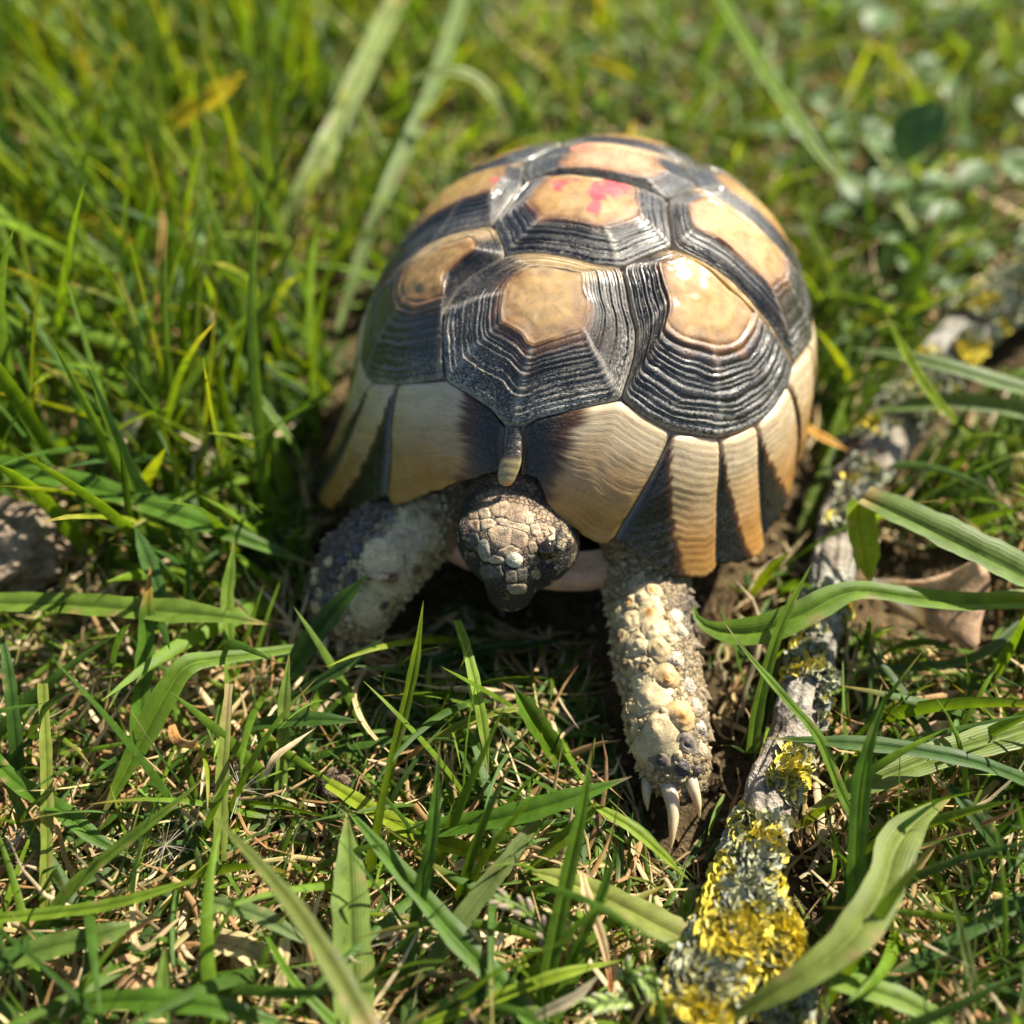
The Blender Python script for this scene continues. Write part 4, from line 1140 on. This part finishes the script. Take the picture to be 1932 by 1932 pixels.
hero('narrow upright blade between the stretched leg and the branch', [(1418,1420,.5),(1428,1345,1.1),(1448,1260,1.8),(1478,1170,2.4),(1532,1062,3.0)], [26,24,20,18,9], (.12, .22, .03))
hero('thin grey blade standing in the lower right corner', [(1855,1960,.2),(1835,1860,.9),(1815,1770,1.5),(1796,1685,2.1)], [26,24,20,10], (.11, .165, .08))
hero('dark blade slanting low across the lower right corner', [(1640,1885,.6),(1710,1828,.8),(1790,1780,1.0),(1870,1735,1.1),(1960,1690,1.1)], [16,22,24,24,20], G4, taper=(1,0))
hero('upright blade with a dry brown tip above the level light blade', [(258,1420,.4),(265,1330,.9),(274,1220,1.5),(278,1140,2.0),(284,1068,2.4)], [30,32,30,26,18], G2, tip=OR, tipat=.8)
hero('blade kinked like an elbow at the left', [(565,1222,1.0),(484,1235,1.4),(400,1245,1.8),(351,1258,2.0),(312,1312,1.8),(266,1399,1.3),(190,1545,.5)], [14,24,30,42,44,42,30], (.115, .215, .03))
hero('upright pointed blade left of the shaded foot', [(432,1330,.5),(433,1230,1.1),(428,1130,1.7),(434,1080,2.0),(442,1015,2.4)], [18,22,24,22,12], G3)
hero('light ribbed stem standing below the shaded foot', [(527,1520,.2),(532,1420,.8),(536,1320,1.5),(546,1232,2.1)], [22,22,22,14], (.17, .26, .075), taper=(0,1))
hero('white-edged blade pointing up right toward the tortoise\'s chin', [(545,1322,.8),(600,1288,1.2),(660,1252,1.6),(725,1202,2.0)], [18,22,26,14], G4)
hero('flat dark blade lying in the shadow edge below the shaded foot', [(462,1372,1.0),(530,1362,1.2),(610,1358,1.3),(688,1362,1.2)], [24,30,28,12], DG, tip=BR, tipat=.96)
hero('narrow leaf behind the brown-tipped blade', [(310,1150,1.2),(290,1090,1.7),(272,1040,2.1),(253,988,2.5)], [22,30,28,12], G4)
hero('thick pale blurred blade at upper left, leaning over', [(530,440,1.5),(562,368,2.2),(620,268,2.9),(682,135,3.4),(752,-10,3.5)], [20,30,38,36,32], (.20, .27, .13), taper=(0,0))
hero('long sage green blade leaning over beside the shell\'s left flank', [(636,625,.8),(690,455,2.0),(740,335,2.8),(818,160,3.5),(880,-30,3.8)], [10,20,25,25,22], (.16, .24, .12), taper=(0,0))
hero('arched pale blade behind the leaning sage one', [(770,150,4.5),(850,135,4.8),(910,160,4.4),(960,235,3.4)], [14,24,26,12], (.22, .29, .16))
hero('long blade slanting down right behind the shell\'s right shoulder', [(1350,-20,4.6),(1417,97,4.3),(1492,210,3.7),(1563,311,3.0),(1665,385,2.2)], [24,28,30,26,14], (.125, .22, .02), taper=(0,1))
hero('thin blade standing close behind the shell\'s right edge', [(1585,550,1.0),(1548,470,1.9),(1530,431,2.4),(1508,325,3.6)], [22,20,18,9], (.13, .21, .03))
hero('bright narrow blade leaning left above the upper branch', [(1850,830,1.4),(1800,794,1.9),(1751,738,2.6),(1706,663,3.3),(1668,586,4.0)], [24,28,28,22,10], G5)
hero('level bluish blade crossing over the upper branch', [(1990,750,2.2),(1900,727,2.4),(1800,697,2.6),(1700,672,2.6),(1596,656,2.4)], [34,38,36,28,12], (.12, .19, .10))
hero('second level blade under the bluish one, over the upper branch', [(1990,790,1.8),(1880,768,2.0),(1780,760,2.0),(1630,778,1.7)], [42,44,40,18], (.12, .19, .085))
hero('yellow blurred leaf standing out among the tall grass at upper left', [(318,240,3.6),(360,212,4.0),(405,182,4.4),(462,135,4.8)], [38,50,40,18], (.50, .42, .02), taper=(0,1))
hero('small yellow leaf low at left in the tall grass', [(150,410,2.0),(210,440,2.1),(300,470,2.0)], [24,32,14], (.42, .34, .03))
hero('thin stalk touching the left front corner of the shell', [(470,720,3.2),(505,772,2.9),(545,826,2.5),(582,890,1.9)], [10,15,14,8], (.12, .22, .03))
hero('long arched blade along the bottom edge at left', [(30,1955,.3),(100,1912,.8),(180,1894,1.1),(281,1888,1.3),(400,1900,1.3),(480,1918,1.1),(580,1945,.7)], [22,32,38,38,38,32,22], G2, taper=(1,1))
hero('thick olive stalk slanting down to the bottom edge left of the broad pale blade', [(405,1543,2.9),(479,1620,2.8),(549,1705,2.7),(619,1810,2.6),(700,1950,2.4)], [6,20,32,40,44], (.125, .165, .05), taper=(0,0))
hero('light ribbed stem standing above the olive stalk', [(414,1625,.4),(417,1530,.9),(420,1440,1.4),(432,1290,2.1)], [24,24,22,14], (.19, .25, .08), taper=(0,0), tip=(.4,.32,.15), tipat=.75)
hero('curving dark blade from the left edge into the straw', [(-30,1415,1.2),(35,1480,1.2),(123,1536,1.1),(179,1582,.9),(260,1625,.6)], [24,30,32,30,14], G2)
hero('dark stem standing at the left edge', [(34,1460,.5),(26,1370,1.2),(15,1270,1.8),(2,1185,2.2)], [24,22,20,16], DG)
hero('pale stem standing near the left edge, shaded in its middle', [(84,1715,.3),(88,1590,.9),(87,1450,1.5),(80,1290,2.2)], [18,20,20,16], (.18, .24, .06), taper=(0,0))
hero('blade with folded back lying in the lower left straw', [(-30,1828,.9),(88,1790,1.0),(193,1765,1.0),(300,1728,.7)], [36,40,36,14], (.11, .19, .055))
hero('long straight blade rising from lower left across the straw', [(50,1780,.6),(141,1670,1.2),(246,1582,1.7),(325,1520,2.0),(390,1465,2.2)], [20,22,20,16,6], (.115, .20, .035))
hero('short upright blade cut off by the bottom edge at left', [(306,1960,.4),(306,1880,.8),(312,1785,1.2)], [28,26,16], (.115, .20, .06))
hero('bluish bent blade behind the olive stalk', [(380,1700,.8),(440,1712,1.0),(510,1738,1.0),(595,1790,.8)], [18,30,30,14], (.12, .19, .10))
hero('narrow blade running down to the bottom edge beside the broad pale one', [(490,1745,.9),(549,1845,1.0),(600,1900,.9),(650,1950,.7)], [8,15,18,18], (.09, .19, .02), taper=(1,0))
hero('level thin blade crossing the straw at left', [(-20,1735,.8),(110,1722,1.0),(230,1702,1.2),(410,1646,1.3)], [18,22,20,8], (.13, .22, .03))
hero('dark broad blade at the bottom edge below the seed head', [(785,1950,.5),(850,1908,.8),(900,1875,1.0),(948,1838,1.1)], [46,48,38,16], DG)
hero('thin yellow green blade low between seed head and bottom edge', [(800,1935,.8),(941,1880,1.0),(1061,1838,1.0),(1180,1810,.8)], [16,20,20,8], (.18, .27, .02))
hero('yellow green blade bent down right below the claws', [(1120,1520,1.4),(1155,1540,1.4),(1205,1573,1.3),(1300,1660,.8)], [12,22,24,12], (.20, .31, .04))
hero('blade running down left from that bent one', [(1126,1520,1.4),(1090,1553,1.2),(1050,1595,1.0),(985,1650,.6)], [16,22,24,16], (.13, .21, .02), taper=(0,1))
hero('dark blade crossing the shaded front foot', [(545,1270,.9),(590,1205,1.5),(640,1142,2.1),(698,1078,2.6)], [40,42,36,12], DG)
hero('dark short blade at the right edge below the pale wide one', [(1790,1482,1.5),(1830,1530,1.4),(1870,1580,1.2),(1920,1640,.8)], [14,30,34,20], DG)
hero('light blade low in the bottom right corner', [(1510,1835,.8),(1600,1858,1.0),(1700,1888,1.0),(1800,1940,.8)], [30,40,42,30], (.14, .23, .06), taper=(1,0))
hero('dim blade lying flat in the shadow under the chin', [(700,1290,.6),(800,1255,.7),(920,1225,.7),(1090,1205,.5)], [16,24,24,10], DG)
hero('bluish blade behind the branch near the right edge', [(1990,1120,1.2),(1850,1235,1.0),(1700,1262,.9),(1580,1270,.8)], [14,18,18,10], (.05, .10, .03))
hero('blade standing alone right of the stretched leg, behind the ribbon blade', [(1420,1120,.8),(1450,1080,1.4),(1492,1040,2.0)], [12,20,10], G5)

# broad pieces of dead straw
SG = 'straw pieces lying in the grass'
hero('dry straw stalk leaning down to the bottom edge, twisted and split', [(1098,1650,1.3),(1110,1705,1.3),(1135,1775,1.0),(1148,1840,.7),(1155,1930,.3)], [10,20,16,9,8], ST, tip=(.42,.17,.06), tipat=.6, name='straw', cat='straw', group=SG, mat=M_STRAW, fold=.5)
hero('withered grey leaf curving up from the bottom edge', [(990,1930,.5),(1040,1905,.8),(1085,1882,1.0),(1135,1835,1.2)], [12,20,18,6], GT, name='straw', cat='straw', group=SG, mat=M_STRAW)
hero('cream straw piece lying below the seed head', [(880,1750,.4),(915,1758,.5),(950,1775,.5)], [30,40,26], (.62,.54,.36), taper=(0,0), name='straw', cat='straw', group=SG, mat=M_STRAW)
hero('cut pale straw end below the yellowish blade', [(858,1635,.5),(880,1632,.55),(905,1645,.5)], [18,22,18], (.66,.56,.38), taper=(0,0), name='straw', cat='straw', group=SG, mat=M_STRAW)
hero('upright dry straw at the bottom edge left of the broad pale blade', [(520,1905,.2),(532,1830,.6),(538,1770,.8)], [22,20,18], (.56,.44,.24), taper=(0,0), name='straw', cat='straw', group=SG, mat=M_STRAW)
hero('broad tan straw band lying beside the upright dry straw', [(400,1775,.4),(460,1790,.5),(520,1830,.4)], [44,46,40], (.40,.33,.17), taper=(0,0), name='straw', cat='straw', group=SG, mat=M_STRAW)
hero('thin looped dead stalk in the lower left straw', [(258,1640,.7),(250,1700,.9),(262,1790,.8),(330,1740,.9),(350,1720,.9)], [8,9,9,9,7], ST, name='straw', cat='straw', group=SG, mat=M_STRAW)
hero('bleached straw standing blurred left of the shell', [(245,850,1.6),(240,820,2.0),(255,780,2.4)], [14,26,30], (.62,.50,.33), taper=(1,0), name='straw', cat='straw', group=SG, mat=M_STRAW)
hero('twisted pale dead leaf above the fluffy seeds', [(500,1465,1.0),(520,1430,1.3),(560,1400,1.4),(600,1370,1.3)], [8,16,16,6], (.60,.46,.28), name='straw', cat='straw', group=SG, mat=M_STRAW, curl=1.2)
hero('curled thin tan stem in the shadow\'s left border', [(690,1260,.5),(668,1310,.9),(690,1370,.9),(745,1430,.6)], [7,9,9,6], ST, name='straw', cat='straw', group=SG, mat=M_STRAW)
hero('dead brown stalk standing in the tall grass left of the shell', [(288,655,1.4),(298,560,2.4),(305,460,3.4),(312,360,4.2)], [12,13,11,7], (.34,.20,.06), name='straw', cat='straw', group=SG, mat=M_STRAW)
hero('orange dead blade just right of the shell near the branch', [(1512,800,1.2),(1545,822,1.3),(1600,850,1.2)], [16,22,12], (.48,.25,.04), name='straw', cat='straw', group=SG, mat=M_STRAW)

# ------------------------------------------------------------------ weeds with rounder leaves, blurred, behind on the right
def leaf(bag, base, tip, width, col, cup=.2, lobes=0., n=8):
    d = tip - base; L = np.linalg.norm(d); d = d / L
    a = nrm(np.cross(d, [0, 0, 1.]) + 1e-4); nn = np.cross(a, d)
    V, A = [], []
    for k in range(n + 1):
        s = k / n
        w = width * .5 * math.sin(math.pi * min(1, .06 + s * .94)) ** .7 * (1 + lobes * math.sin(s * 19))
        for u in (-1, -.5, 0, .5, 1):
            V.append(base + d * L * s + a * u * w + nn * (cup * w * u * u - .25 * L * (s - .5) ** 2)); A.append((u * .4, s, 0))
    bag.add(np.array(V), grid_faces(n + 1, 5), col, np.array(A))
WG = 'clover-like weeds behind the tortoise'
for k, (wx, wy) in enumerate([(1560,310),(1520,345),(1600,390),(1680,440),(1610,470),(1770,470),(1690,330),(1760,190),(1620,170),(1840,380),(1880,520),(1810,90),(1560,110),(1700,520),(1500,200),(1430,60),(1895,250),(1900,60),(1640,60),(420,560),(520,640),(350,620),(1250,120),(1130,150)]):
    p = at(wx, wy, 0.)
    e = empty('weed', p, 'low weed with small rounded blue green leaves in the blurred grass behind the tortoise', 'weed', WG)
    for q in range(rng.integers(3, 6)):
        an = rng.uniform(0, 6.28); h = rng.uniform(.6, 2.0); r = rng.uniform(.3, 1.)
        b0 = p + [r * math.cos(an), r * math.sin(an), h]
        Lf = rng.uniform(.8, 1.7)
        lb = Bag(); c0 = np.array([.095, .165, .055]) * rng.uniform(.7, 1.25)
        leaf(lb, b0, b0 + np.array([math.cos(an), math.sin(an), rng.uniform(-.3, .3)]) * Lf, Lf * rng.uniform(.55, .8), c0, lobes=.08)
        st = np.array([[.04, 0, 0], [-.03, .03, 0], [-.03, -.03, 0]])
        lb.add(np.vstack([p - [0, 0, .3] + st, b0 + st * .6]), grid_faces(2, 3, True), c0 * .9)
        lb.build('leaf', M_WEED, e)
lb = Bag()
leaf(lb, at(1700,300,3.2), at(1778,190,4.6), 1.5, np.array([.06, .13, .03]), .4)
st = np.array([[.06, 0, 0], [-.04, .05, 0], [-.04, -.05, 0]])
lb.add(np.vstack([at(1690,330,.0) + st, at(1700,300,3.2) + st * .6]), grid_faces(2, 3, True), (.06, .12, .03))
tag(lb.build('broad_leaf', M_WEED), 'large dark green leaf standing blurred in the grass at upper right', 'leaf')

# ------------------------------------------------------------------ the fallen branch with lichen
def tube(Q, R, seg, knob, scale, seed, colf):
    T = nrm(np.gradient(Q, axis=0)); a = nrm(np.cross(T, [0, 0, 1.])); b = np.cross(a, T)
    th_ = np.linspace(0, 2 * np.pi, seg + 1)[:-1]
    D = a[:, None] * np.cos(th_)[None, :, None] + b[:, None] * np.sin(th_)[None, :, None]
    V = (Q[:, None] + D * R[:, None, None]).reshape(-1, 3); D = D.reshape(-1, 3)
    h = knob * (vnoise(V + seed, scale) - .5) * 2 + knob * .5 * (vnoise(V + seed, scale * .35) - .5) * 2
    ang = np.tile(th_, len(Q)); along = np.repeat(np.arange(len(Q)), seg)
    crk = np.sin(ang * 8 + 5 * vnoise(V + seed, 1.1) + along * .02)
    h += knob * .8 * (ss(-.9, -.4, crk) - 1) * ss(.35, .6, vnoise(V + seed + 4, .9)) - knob * .5 * (np.abs(np.sin(along * .21 + 2 * vnoise(V, .6))) < .12)
    return V + D * h[:, None], D, colf(V, h)
def barkcol(V, h):
    n1 = vnoise(V, .5); n2 = vnoise(V + 9, 1.6)
    h_ = np.clip(-h / .08, 0, 1)[:, None]
    c = np.array([.19, .155, .12]) + (np.array([.33, .295, .245]) - np.array([.19, .155, .12])) * n1[:, None]
    c = c + (np.array([.30, .30, .26]) - c) * (.8 * ss(.5, .75, n2))[:, None]
    return c + (np.array([.06, .045, .033]) - c) * .7 * h_
BP = [(x_, y_, z_ + .12) for x_, y_, z_ in [(1285,2010,.55),(1325,1880,.62),(1385,1740,.68),(1425,1610,.70),(1450,1520,.70),(1487,1420,.70),(1520,1300,.70),(1548,1200,.68),(1566,1100,.66),(1590,980,.7),(1640,870,.8),(1720,770,.85),(1790,670,.9),(1870,590,.9),(1990,520,.9)]]
BR_ = [.60,.58,.53,.47,.45,.44,.44,.44,.45,.50,.62,.68,.72,.76,.76]
Q = catmull(np.hstack([np.array([at(*p) for p in BP]), np.array(BR_)[:, None]]), 230)
bq, br = Q[:, :3], Q[:, 3]
V, D, C = tube(bq, br, 72, .07, .5, 3, barkcol)
branch = empty('fallen_branch', bq[60] * [1, 1, 0], 'grey fallen branch crusted with yellow lichen, lying beside the tortoise', 'branch')
mk('branch_wood', V, grid_faces(230, 72, True).tolist() + [list(range(72))[::-1], list(range(229 * 72, 230 * 72))], M_BARK, branch, None, C)
FP = [(1418,1690,.66),(1448,1750,.66),(1470,1810,.62),(1480,1870,.58),(1466,1960,.52)]
Q2 = catmull(np.hstack([np.array([at(*p) for p in FP]), np.array([.40, .40, .38, .36, .34])[:, None]]), 60)
fq, fr_ = Q2[:, :3], Q2[:, 3]
V, D, C = tube(fq, fr_, 28, .06, .5, 8, barkcol)
fork = mk('side_twig', V, grid_faces(60, 28, True).tolist() + [list(range(28))[::-1], list(range(59 * 28, 60 * 28))], M_BARK, branch, None, C)

LY = np.array([.64, .53, .07]); LG = np.array([.36, .37, .23]); LB = np.array([.30, .32, .26])
def lichen(q, r, s0, s1, a0, a1, n, yellow, parent=branch, size=.215):
    """a leafy lichen patch: many small curled lobes on the upper side of the wood"""
    T = nrm(np.gradient(q, axis=0)); a = nrm(np.cross(T, [0, 0, 1.])); b = np.cross(a, T)
    bag = Bag()
    for _ in range(int(n * 1.9)):
        f = rng.uniform(s0, s1) * (len(q) - 1); i = int(f)
        an = math.radians(rng.uniform(a0, a1))
        d = a[i] * math.cos(an) + b[i] * math.sin(an)
        base = q[i] + d * (r[i] - .01)
        t1 = nrm(np.cross(d, rng.normal(size=3))); t2 = np.cross(d, t1)
        L = size * rng.uniform(.4, 1.1); w = L * rng.uniform(.7, 1.3)
        lift = rng.uniform(.1, .75)
        dirn = nrm(t1 * math.cos(lift) + d * math.sin(lift))
        nn = np.cross(t2, dirn)
        yv = float(ss(-.12, .12, .16 + .52 * yellow - vnoise(base[None] + 17, .36)[0] + rng.normal(0, .09)))
        yk = yv > .5
        c0 = ((LG if rng.random() < .6 else LB) * (1 - yv) + LY * yv) * rng.uniform(.75, 1.15)
        V, Cc = [], []
        ph = rng.uniform(0, 6)
        for k in range(4):
            s = k / 3
            for u in (-1, -.35, .35, 1):
                ww = w * (.35 + .65 * math.sin(s * 1.9 + .25)) * (.5 if k == 0 else 1)
                V.append(base + dirn * (L * s * (1 - .18 * abs(u) * s)) + t2 * (u * ww * .55) + nn * (L * (-.35 * s * s + .10 * math.sin(u * 4 + ph) * s)))
                Cc.append((LB if s < .4 and yk else c0) * (1 if s < .9 else 1.12))
        bag.add(np.array(V), grid_faces(4, 4), np.array(Cc))
    o = bag.build('lichen_patch', M_LICHEN, parent)
    return o
# along the branch: fractions of its length, angles from one side (0) over the top (90) to the other (180)
lichen(bq, br, .045, .135, 15, 175, 620, .80)
lichen(bq, br, .02, .06, 10, 170, 320, .9)
lichen(bq, br, .135, .175, 40, 170, 200, .45)
lichen(bq, br, .195, .235, 30, 100, 130, .75)
lichen(bq, br, .30, .335, 70, 165, 70, .45)
lichen(bq, br, .27, .32, 10, 60, 60, .25)
lichen(bq, br, .345, .40, 100, 175, 110, .10)
lichen(bq, br, .37, .41, 20, 60, 35, .7)
lichen(bq, br, .585, .62, 80, 175, 110, .7)
lichen(bq, br, .47, .56, 30, 120, 160, .15)
lichen(bq, br, .64, .74, 20, 170, 380, .30, size=.2)
lichen(bq, br, .75, .80, 20, 80, 220, .85, size=.22)
lichen(bq, br, .82, .97, 20, 170, 700, .42, size=.25)
lf = lichen(fq, fr_, .12, .95, 20, 170, 560, .72)
lf['label'] = 'yellow lichen on the twig with orange cups'
def cup(w, rw, parent):
    z = .62 + .38
    p = at(*w, z); r = rw / FPX * np.linalg.norm(p - CAMP)
    n = nrm(np.array([rng.normal(0, .2), -.35 + rng.normal(0, .2), 1.])); t1 = nrm(np.cross(n, [1., 0, 0])); t2 = np.cross(n, t1)
    V, C = [], []
    for rr, h, c_ in ((.02, .0, (.52, .20, .015)), (.55, .02, (.52, .20, .015)), (.85, .10, (.55, .25, .02)), (1.0, .16, (.58, .42, .12)), (1.05, .06, (.45, .40, .2)), (.5, -.4, (.35, .33, .2))):
        for k in range(12):
            an = 2 * math.pi * k / 12
            V.append(p + (t1 * math.cos(an) + t2 * math.sin(an)) * r * rr + n * h * r); C.append(c_)
    mk('lichen_cup', V, grid_faces(6, 12, True), M_LICHEN, parent, None, np.array(C))
for wx, wy, rw in [(1459,1774,14),(1437,1765,12),(1438,1724,9),(1425,1709,8),(1470,1789,8),(1402,1771,7),(1445,1708,6),(1462,1712,6),(1452,1733,6),(1480,1800,6),(1318,1893,8)]:
    cup((wx, wy), rw, lf)

# ------------------------------------------------------------------ stone, dry leaves, soil lump
def lump(name, c, r, seed, mat, colf, sub=48, rough=.30):
    uu, vv = np.meshgrid(np.linspace(0, np.pi, sub), np.linspace(0, 2 * np.pi, sub * 2 + 1)[:-1], indexing='ij')
    D = np.stack([np.sin(uu) * np.cos(vv), np.sin(uu) * np.sin(vv), np.cos(uu)], -1).reshape(-1, 3)
    k = 1 + rough * 2 * (vnoise(D * 2 + seed, 1.1) - .5) + rough * (vnoise(D * 2 + seed, .4) - .5)
    k *= 1 + .06 * (vnoise(D * 2 + seed, .12) - .5)
    k *= 1 - .06 * (np.sin(D[:, 2] * 14 + 3 * vnoise(D + seed, .7)) > .6)
    V = c + D * r * k[:, None]
    return mk(name, V, grid_faces(sub, sub * 2, True), mat, None, None, colf(V))
st = lump('stone', at(22,1035,.9), np.array([1.15, 1.0, 1.05]), 4, M_STONE, lambda V: np.array([.21, .16, .115]) * (.45 + .7 * vnoise(V, .8) + .5 * vnoise(V, .12))[:, None])
tag(st, 'grey brown stone half hidden in grass at the left edge', 'stone')
so = lump('soil_clump', at(632,1480,.3), np.array([.42, .3, .28]), 9, M_SOIL, lambda V: np.array([.13, .095, .065]) * (.6 + .8 * vnoise(V, .2))[:, None], 16, .5)
tag(so, 'small crumbly soil lump left of the stout pointed blade', 'soil lump')

def dry_leaf(label, P, col):
    """a curled dead leaf: a grid of rows between two bent edges"""
    R = np.array([[at(*p) for p in row] for row in P])
    R = np.stack([catmull(R[:, k], 14) for k in range(R.shape[1])], 1)
    R = np.stack([catmull(R[k], 14) for k in range(14)], 0)
    V = R.reshape(-1, 3); V = V + np.stack([0 * V[:, 0], 0 * V[:, 0], .10 * (vnoise(V, .5) - .5)], 1)
    C = np.array(col) * (.75 + .5 * vnoise(V, .4))[:, None]
    C = C * (1 - .55 * (vnoise(V + 5, .16) > .72))[:, None] * (.8 + .4 * vnoise(V, .07))[:, None]
    C.reshape(14, 14, 3)[:, 6:8] *= .6
    C.reshape(14, 14, 3)[::3] *= .86
    n = len(V)
    Vb = V - [0, 0, .03]
    f = grid_faces(14, 14)
    e = np.array(list(range(14)) + [i * 14 + 13 for i in range(1, 14)] + [13 * 14 + j for j in range(12, -1, -1)] + [i * 14 for i in range(12, 0, -1)]); e2 = np.roll(e, -1)
    o = mk('dry_leaf', np.vstack([V, Vb]), np.vstack([f, f[:, ::-1] + n, np.stack([e2, e, e + n, e2 + n], 1)]), M_DRYLEAF, None, None, np.vstack([C, C * .8]))
    return tag(o, label, 'dry leaf')
dry_leaf('curled pinkish brown dead leaf lying under the ribbon blade right of the branch', [[(1610,1085,1.0),(1650,1110,.6),(1680,1150,.5)], [(1720,1095,1.3),(1740,1150,.8),(1780,1200,.5)], [(1800,1075,1.6),(1820,1130,1.1),(1840,1225,.6)], [(1850,1050,1.9),(1870,1100,1.3),(1850,1180,.7)]], (.40, .25, .16))
dry_leaf('small torn pinkish dead leaf between blades at the right', [[(1735,1368,.6),(1725,1395,.5),(1735,1420,.4)], [(1765,1360,.7),(1765,1395,.6),(1760,1425,.4)], [(1795,1362,.6),(1790,1390,.5),(1775,1410,.4)]], (.45, .30, .21))
dry_leaf('orange brown dry scale in the straw at the left', [[(318,1355,.8),(330,1365,.8)], [(322,1400,.9),(345,1395,1.0)], [(370,1415,.8),(375,1400,.9)]], (.40, .20, .07))
dry_leaf('tan dead leaf scrap lying in the lower left corner', [[(190,1830,.4),(215,1900,.4)], [(240,1800,.5),(260,1890,.5)], [(290,1830,.4),(300,1900,.4)]], (.42, .24, .12))

# ------------------------------------------------------------------ seed heads and fluffy seeds
def spike(label, P, n, size, cols):
    X = catmull(np.array([at(*p) for p in P]), 40)
    root = empty('grass_flower', X[0], label, 'grass flower', 'flowering grass tops')
    T = nrm(np.gradient(X, axis=0))
    ringv = np.stack([np.cos(np.arange(5) * 1.2566), np.sin(np.arange(5) * 1.2566)], 1) * .035
    a = nrm(np.cross(T, [0, 0, 1.])); b = np.cross(a, T)
    V = (X[:, None] + a[:, None] * ringv[None, :, :1] + b[:, None] * ringv[None, :, 1:]).reshape(-1, 3)
    mk('stem', V, grid_faces(40, 5, True), M_WEED, root, None, np.tile([.13, .20, .04], (len(V), 1)), np.zeros((len(V), 3)))
    for k in range(n):
        i = int(14 + 25 * k / n); sd = 1 if k % 2 else -1
        d = nrm(T[i] * 1.2 + a[i] * sd * .55 + b[i] * rng.uniform(-.2, .5))
        p = X[i] + a[i] * sd * .04
        side = nrm(np.cross(d, [0, 0, 1.])); nn = np.cross(side, d)
        rows = []
        L = size * rng.uniform(.8, 1.2)
        for s in np.linspace(0, 1, 8):
            w = L * .22 * math.sin(math.pi * (.08 + .9 * s)) ** .8 * (1 + .15 * math.sin(s * 18))
            rows.append([p + d * L * s + side * w * math.cos(t) + nn * w * .8 * math.sin(t) for t in np.arange(8) * math.pi / 4])
        V = np.array(rows).reshape(-1, 3)
        s = np.repeat(np.linspace(0, 1, 8), 8)
        c = np.array(cols[0]) + (np.array(cols[1]) - np.array(cols[0])) * ss(.25, .6, s)[:, None]
        c = c + (np.array(cols[2]) - c) * ss(.7, .95, s)[:, None]
        mk('spikelet', V, grid_faces(8, 8, True), M_WEED, root, None, c, np.zeros((len(V), 3)))
SC3 = [(.20, .28, .05), (.30, .21, .17), (.48, .42, .30)]
spike('pinkish green grass seed head leaning left in the bright straw below the wide olive blade', [(1052,1850,.3),(1045,1800,.8),(1025,1760,1.2),(985,1715,1.5),(930,1690,1.7)], 11, .27, SC3)
spike('feathery green seed head at the bottom edge by the branch foot', [(1165,1900,.5),(1180,1850,.9),(1200,1835,1.1),(1240,1880,1.0)], 10, .30, [(.26, .38, .07), (.30, .40, .12), (.55, .45, .42)])
spike('green flower spike pointing left at the bottom edge below the other two seed heads', [(1230,1900,.5),(1190,1888,.8),(1150,1890,.9),(1115,1900,.9)], 8, .26, [(.28, .40, .08), (.34, .42, .16), (.6, .55, .45)])

def fluff(label, w, z, r, n=30):
    c = at(*w, z); bag = Bag()
    for _ in range(n):
        d = nrm(rng.normal(size=3) * [1, 1, .35] + [0, -.1, .25])
        L = r * rng.uniform(.35, .95); s = nrm(np.cross(d, rng.normal(size=3))) * .0035
        k = np.array([c, c + d * L * .5 + [0, 0, .02], c + d * L])
        V = np.concatenate([[p - s, p + s] for p in k])
        bag.add(V, np.array([[0, 1, 3, 2], [2, 3, 5, 4]]), (.46, .41, .31))
    tag(bag.build('seed_fluff', M_FLUFF), label, 'seed fluff', 'fluffy seeds caught in the straw')
fluff('tuft of white seed fluff beside the twisted pale dead leaf', (455,1490), .9, .75)
fluff('flattened seed fluff above the long level thin blade, left of the olive stalk', (312,1595), .8, .7)
fluff('seed fluff right of the broad pale blade, below the dark diagonal blade', (748,1775), .6, .6)
fluff('small seed fluff at the left beneath the curving dark blade', (45,1575), .8, .45, 40)
# dried flower head hanging left of the shell
c = at(375,835,1.8); bag = Bag()
for _ in range(26):
    d = nrm(np.array([rng.normal(0, .35), rng.normal(0, .35), -1.])); L = rng.uniform(.5, 1.1); s = nrm(np.cross(d, rng.normal(size=3))) * .03
    P = [c + [rng.normal(0, .15), rng.normal(0, .15), 0], c + d * L * .5 + [0, 0, .1], c + d * L]
    bag.add(np.concatenate([[p - s, p + s] for p in P]), np.array([[0, 1, 3, 2], [2, 3, 5, 4]]), np.array([.52, .45, .32]) * rng.uniform(.7, 1.1))
st3 = np.array([[.05, 0, 0], [-.03, .04, 0], [-.03, -.04, 0]])
bag.add(np.vstack([at(330,815,.0) + st3, c + [-.5, .1, .3] + st3, c + st3]), grid_faces(3, 3, True), (.40, .33, .2))
tag(bag.build('dried_flower', M_FLUFF), 'pale withered flower head drooping in the blurred grass left of the shell', 'dried flower')
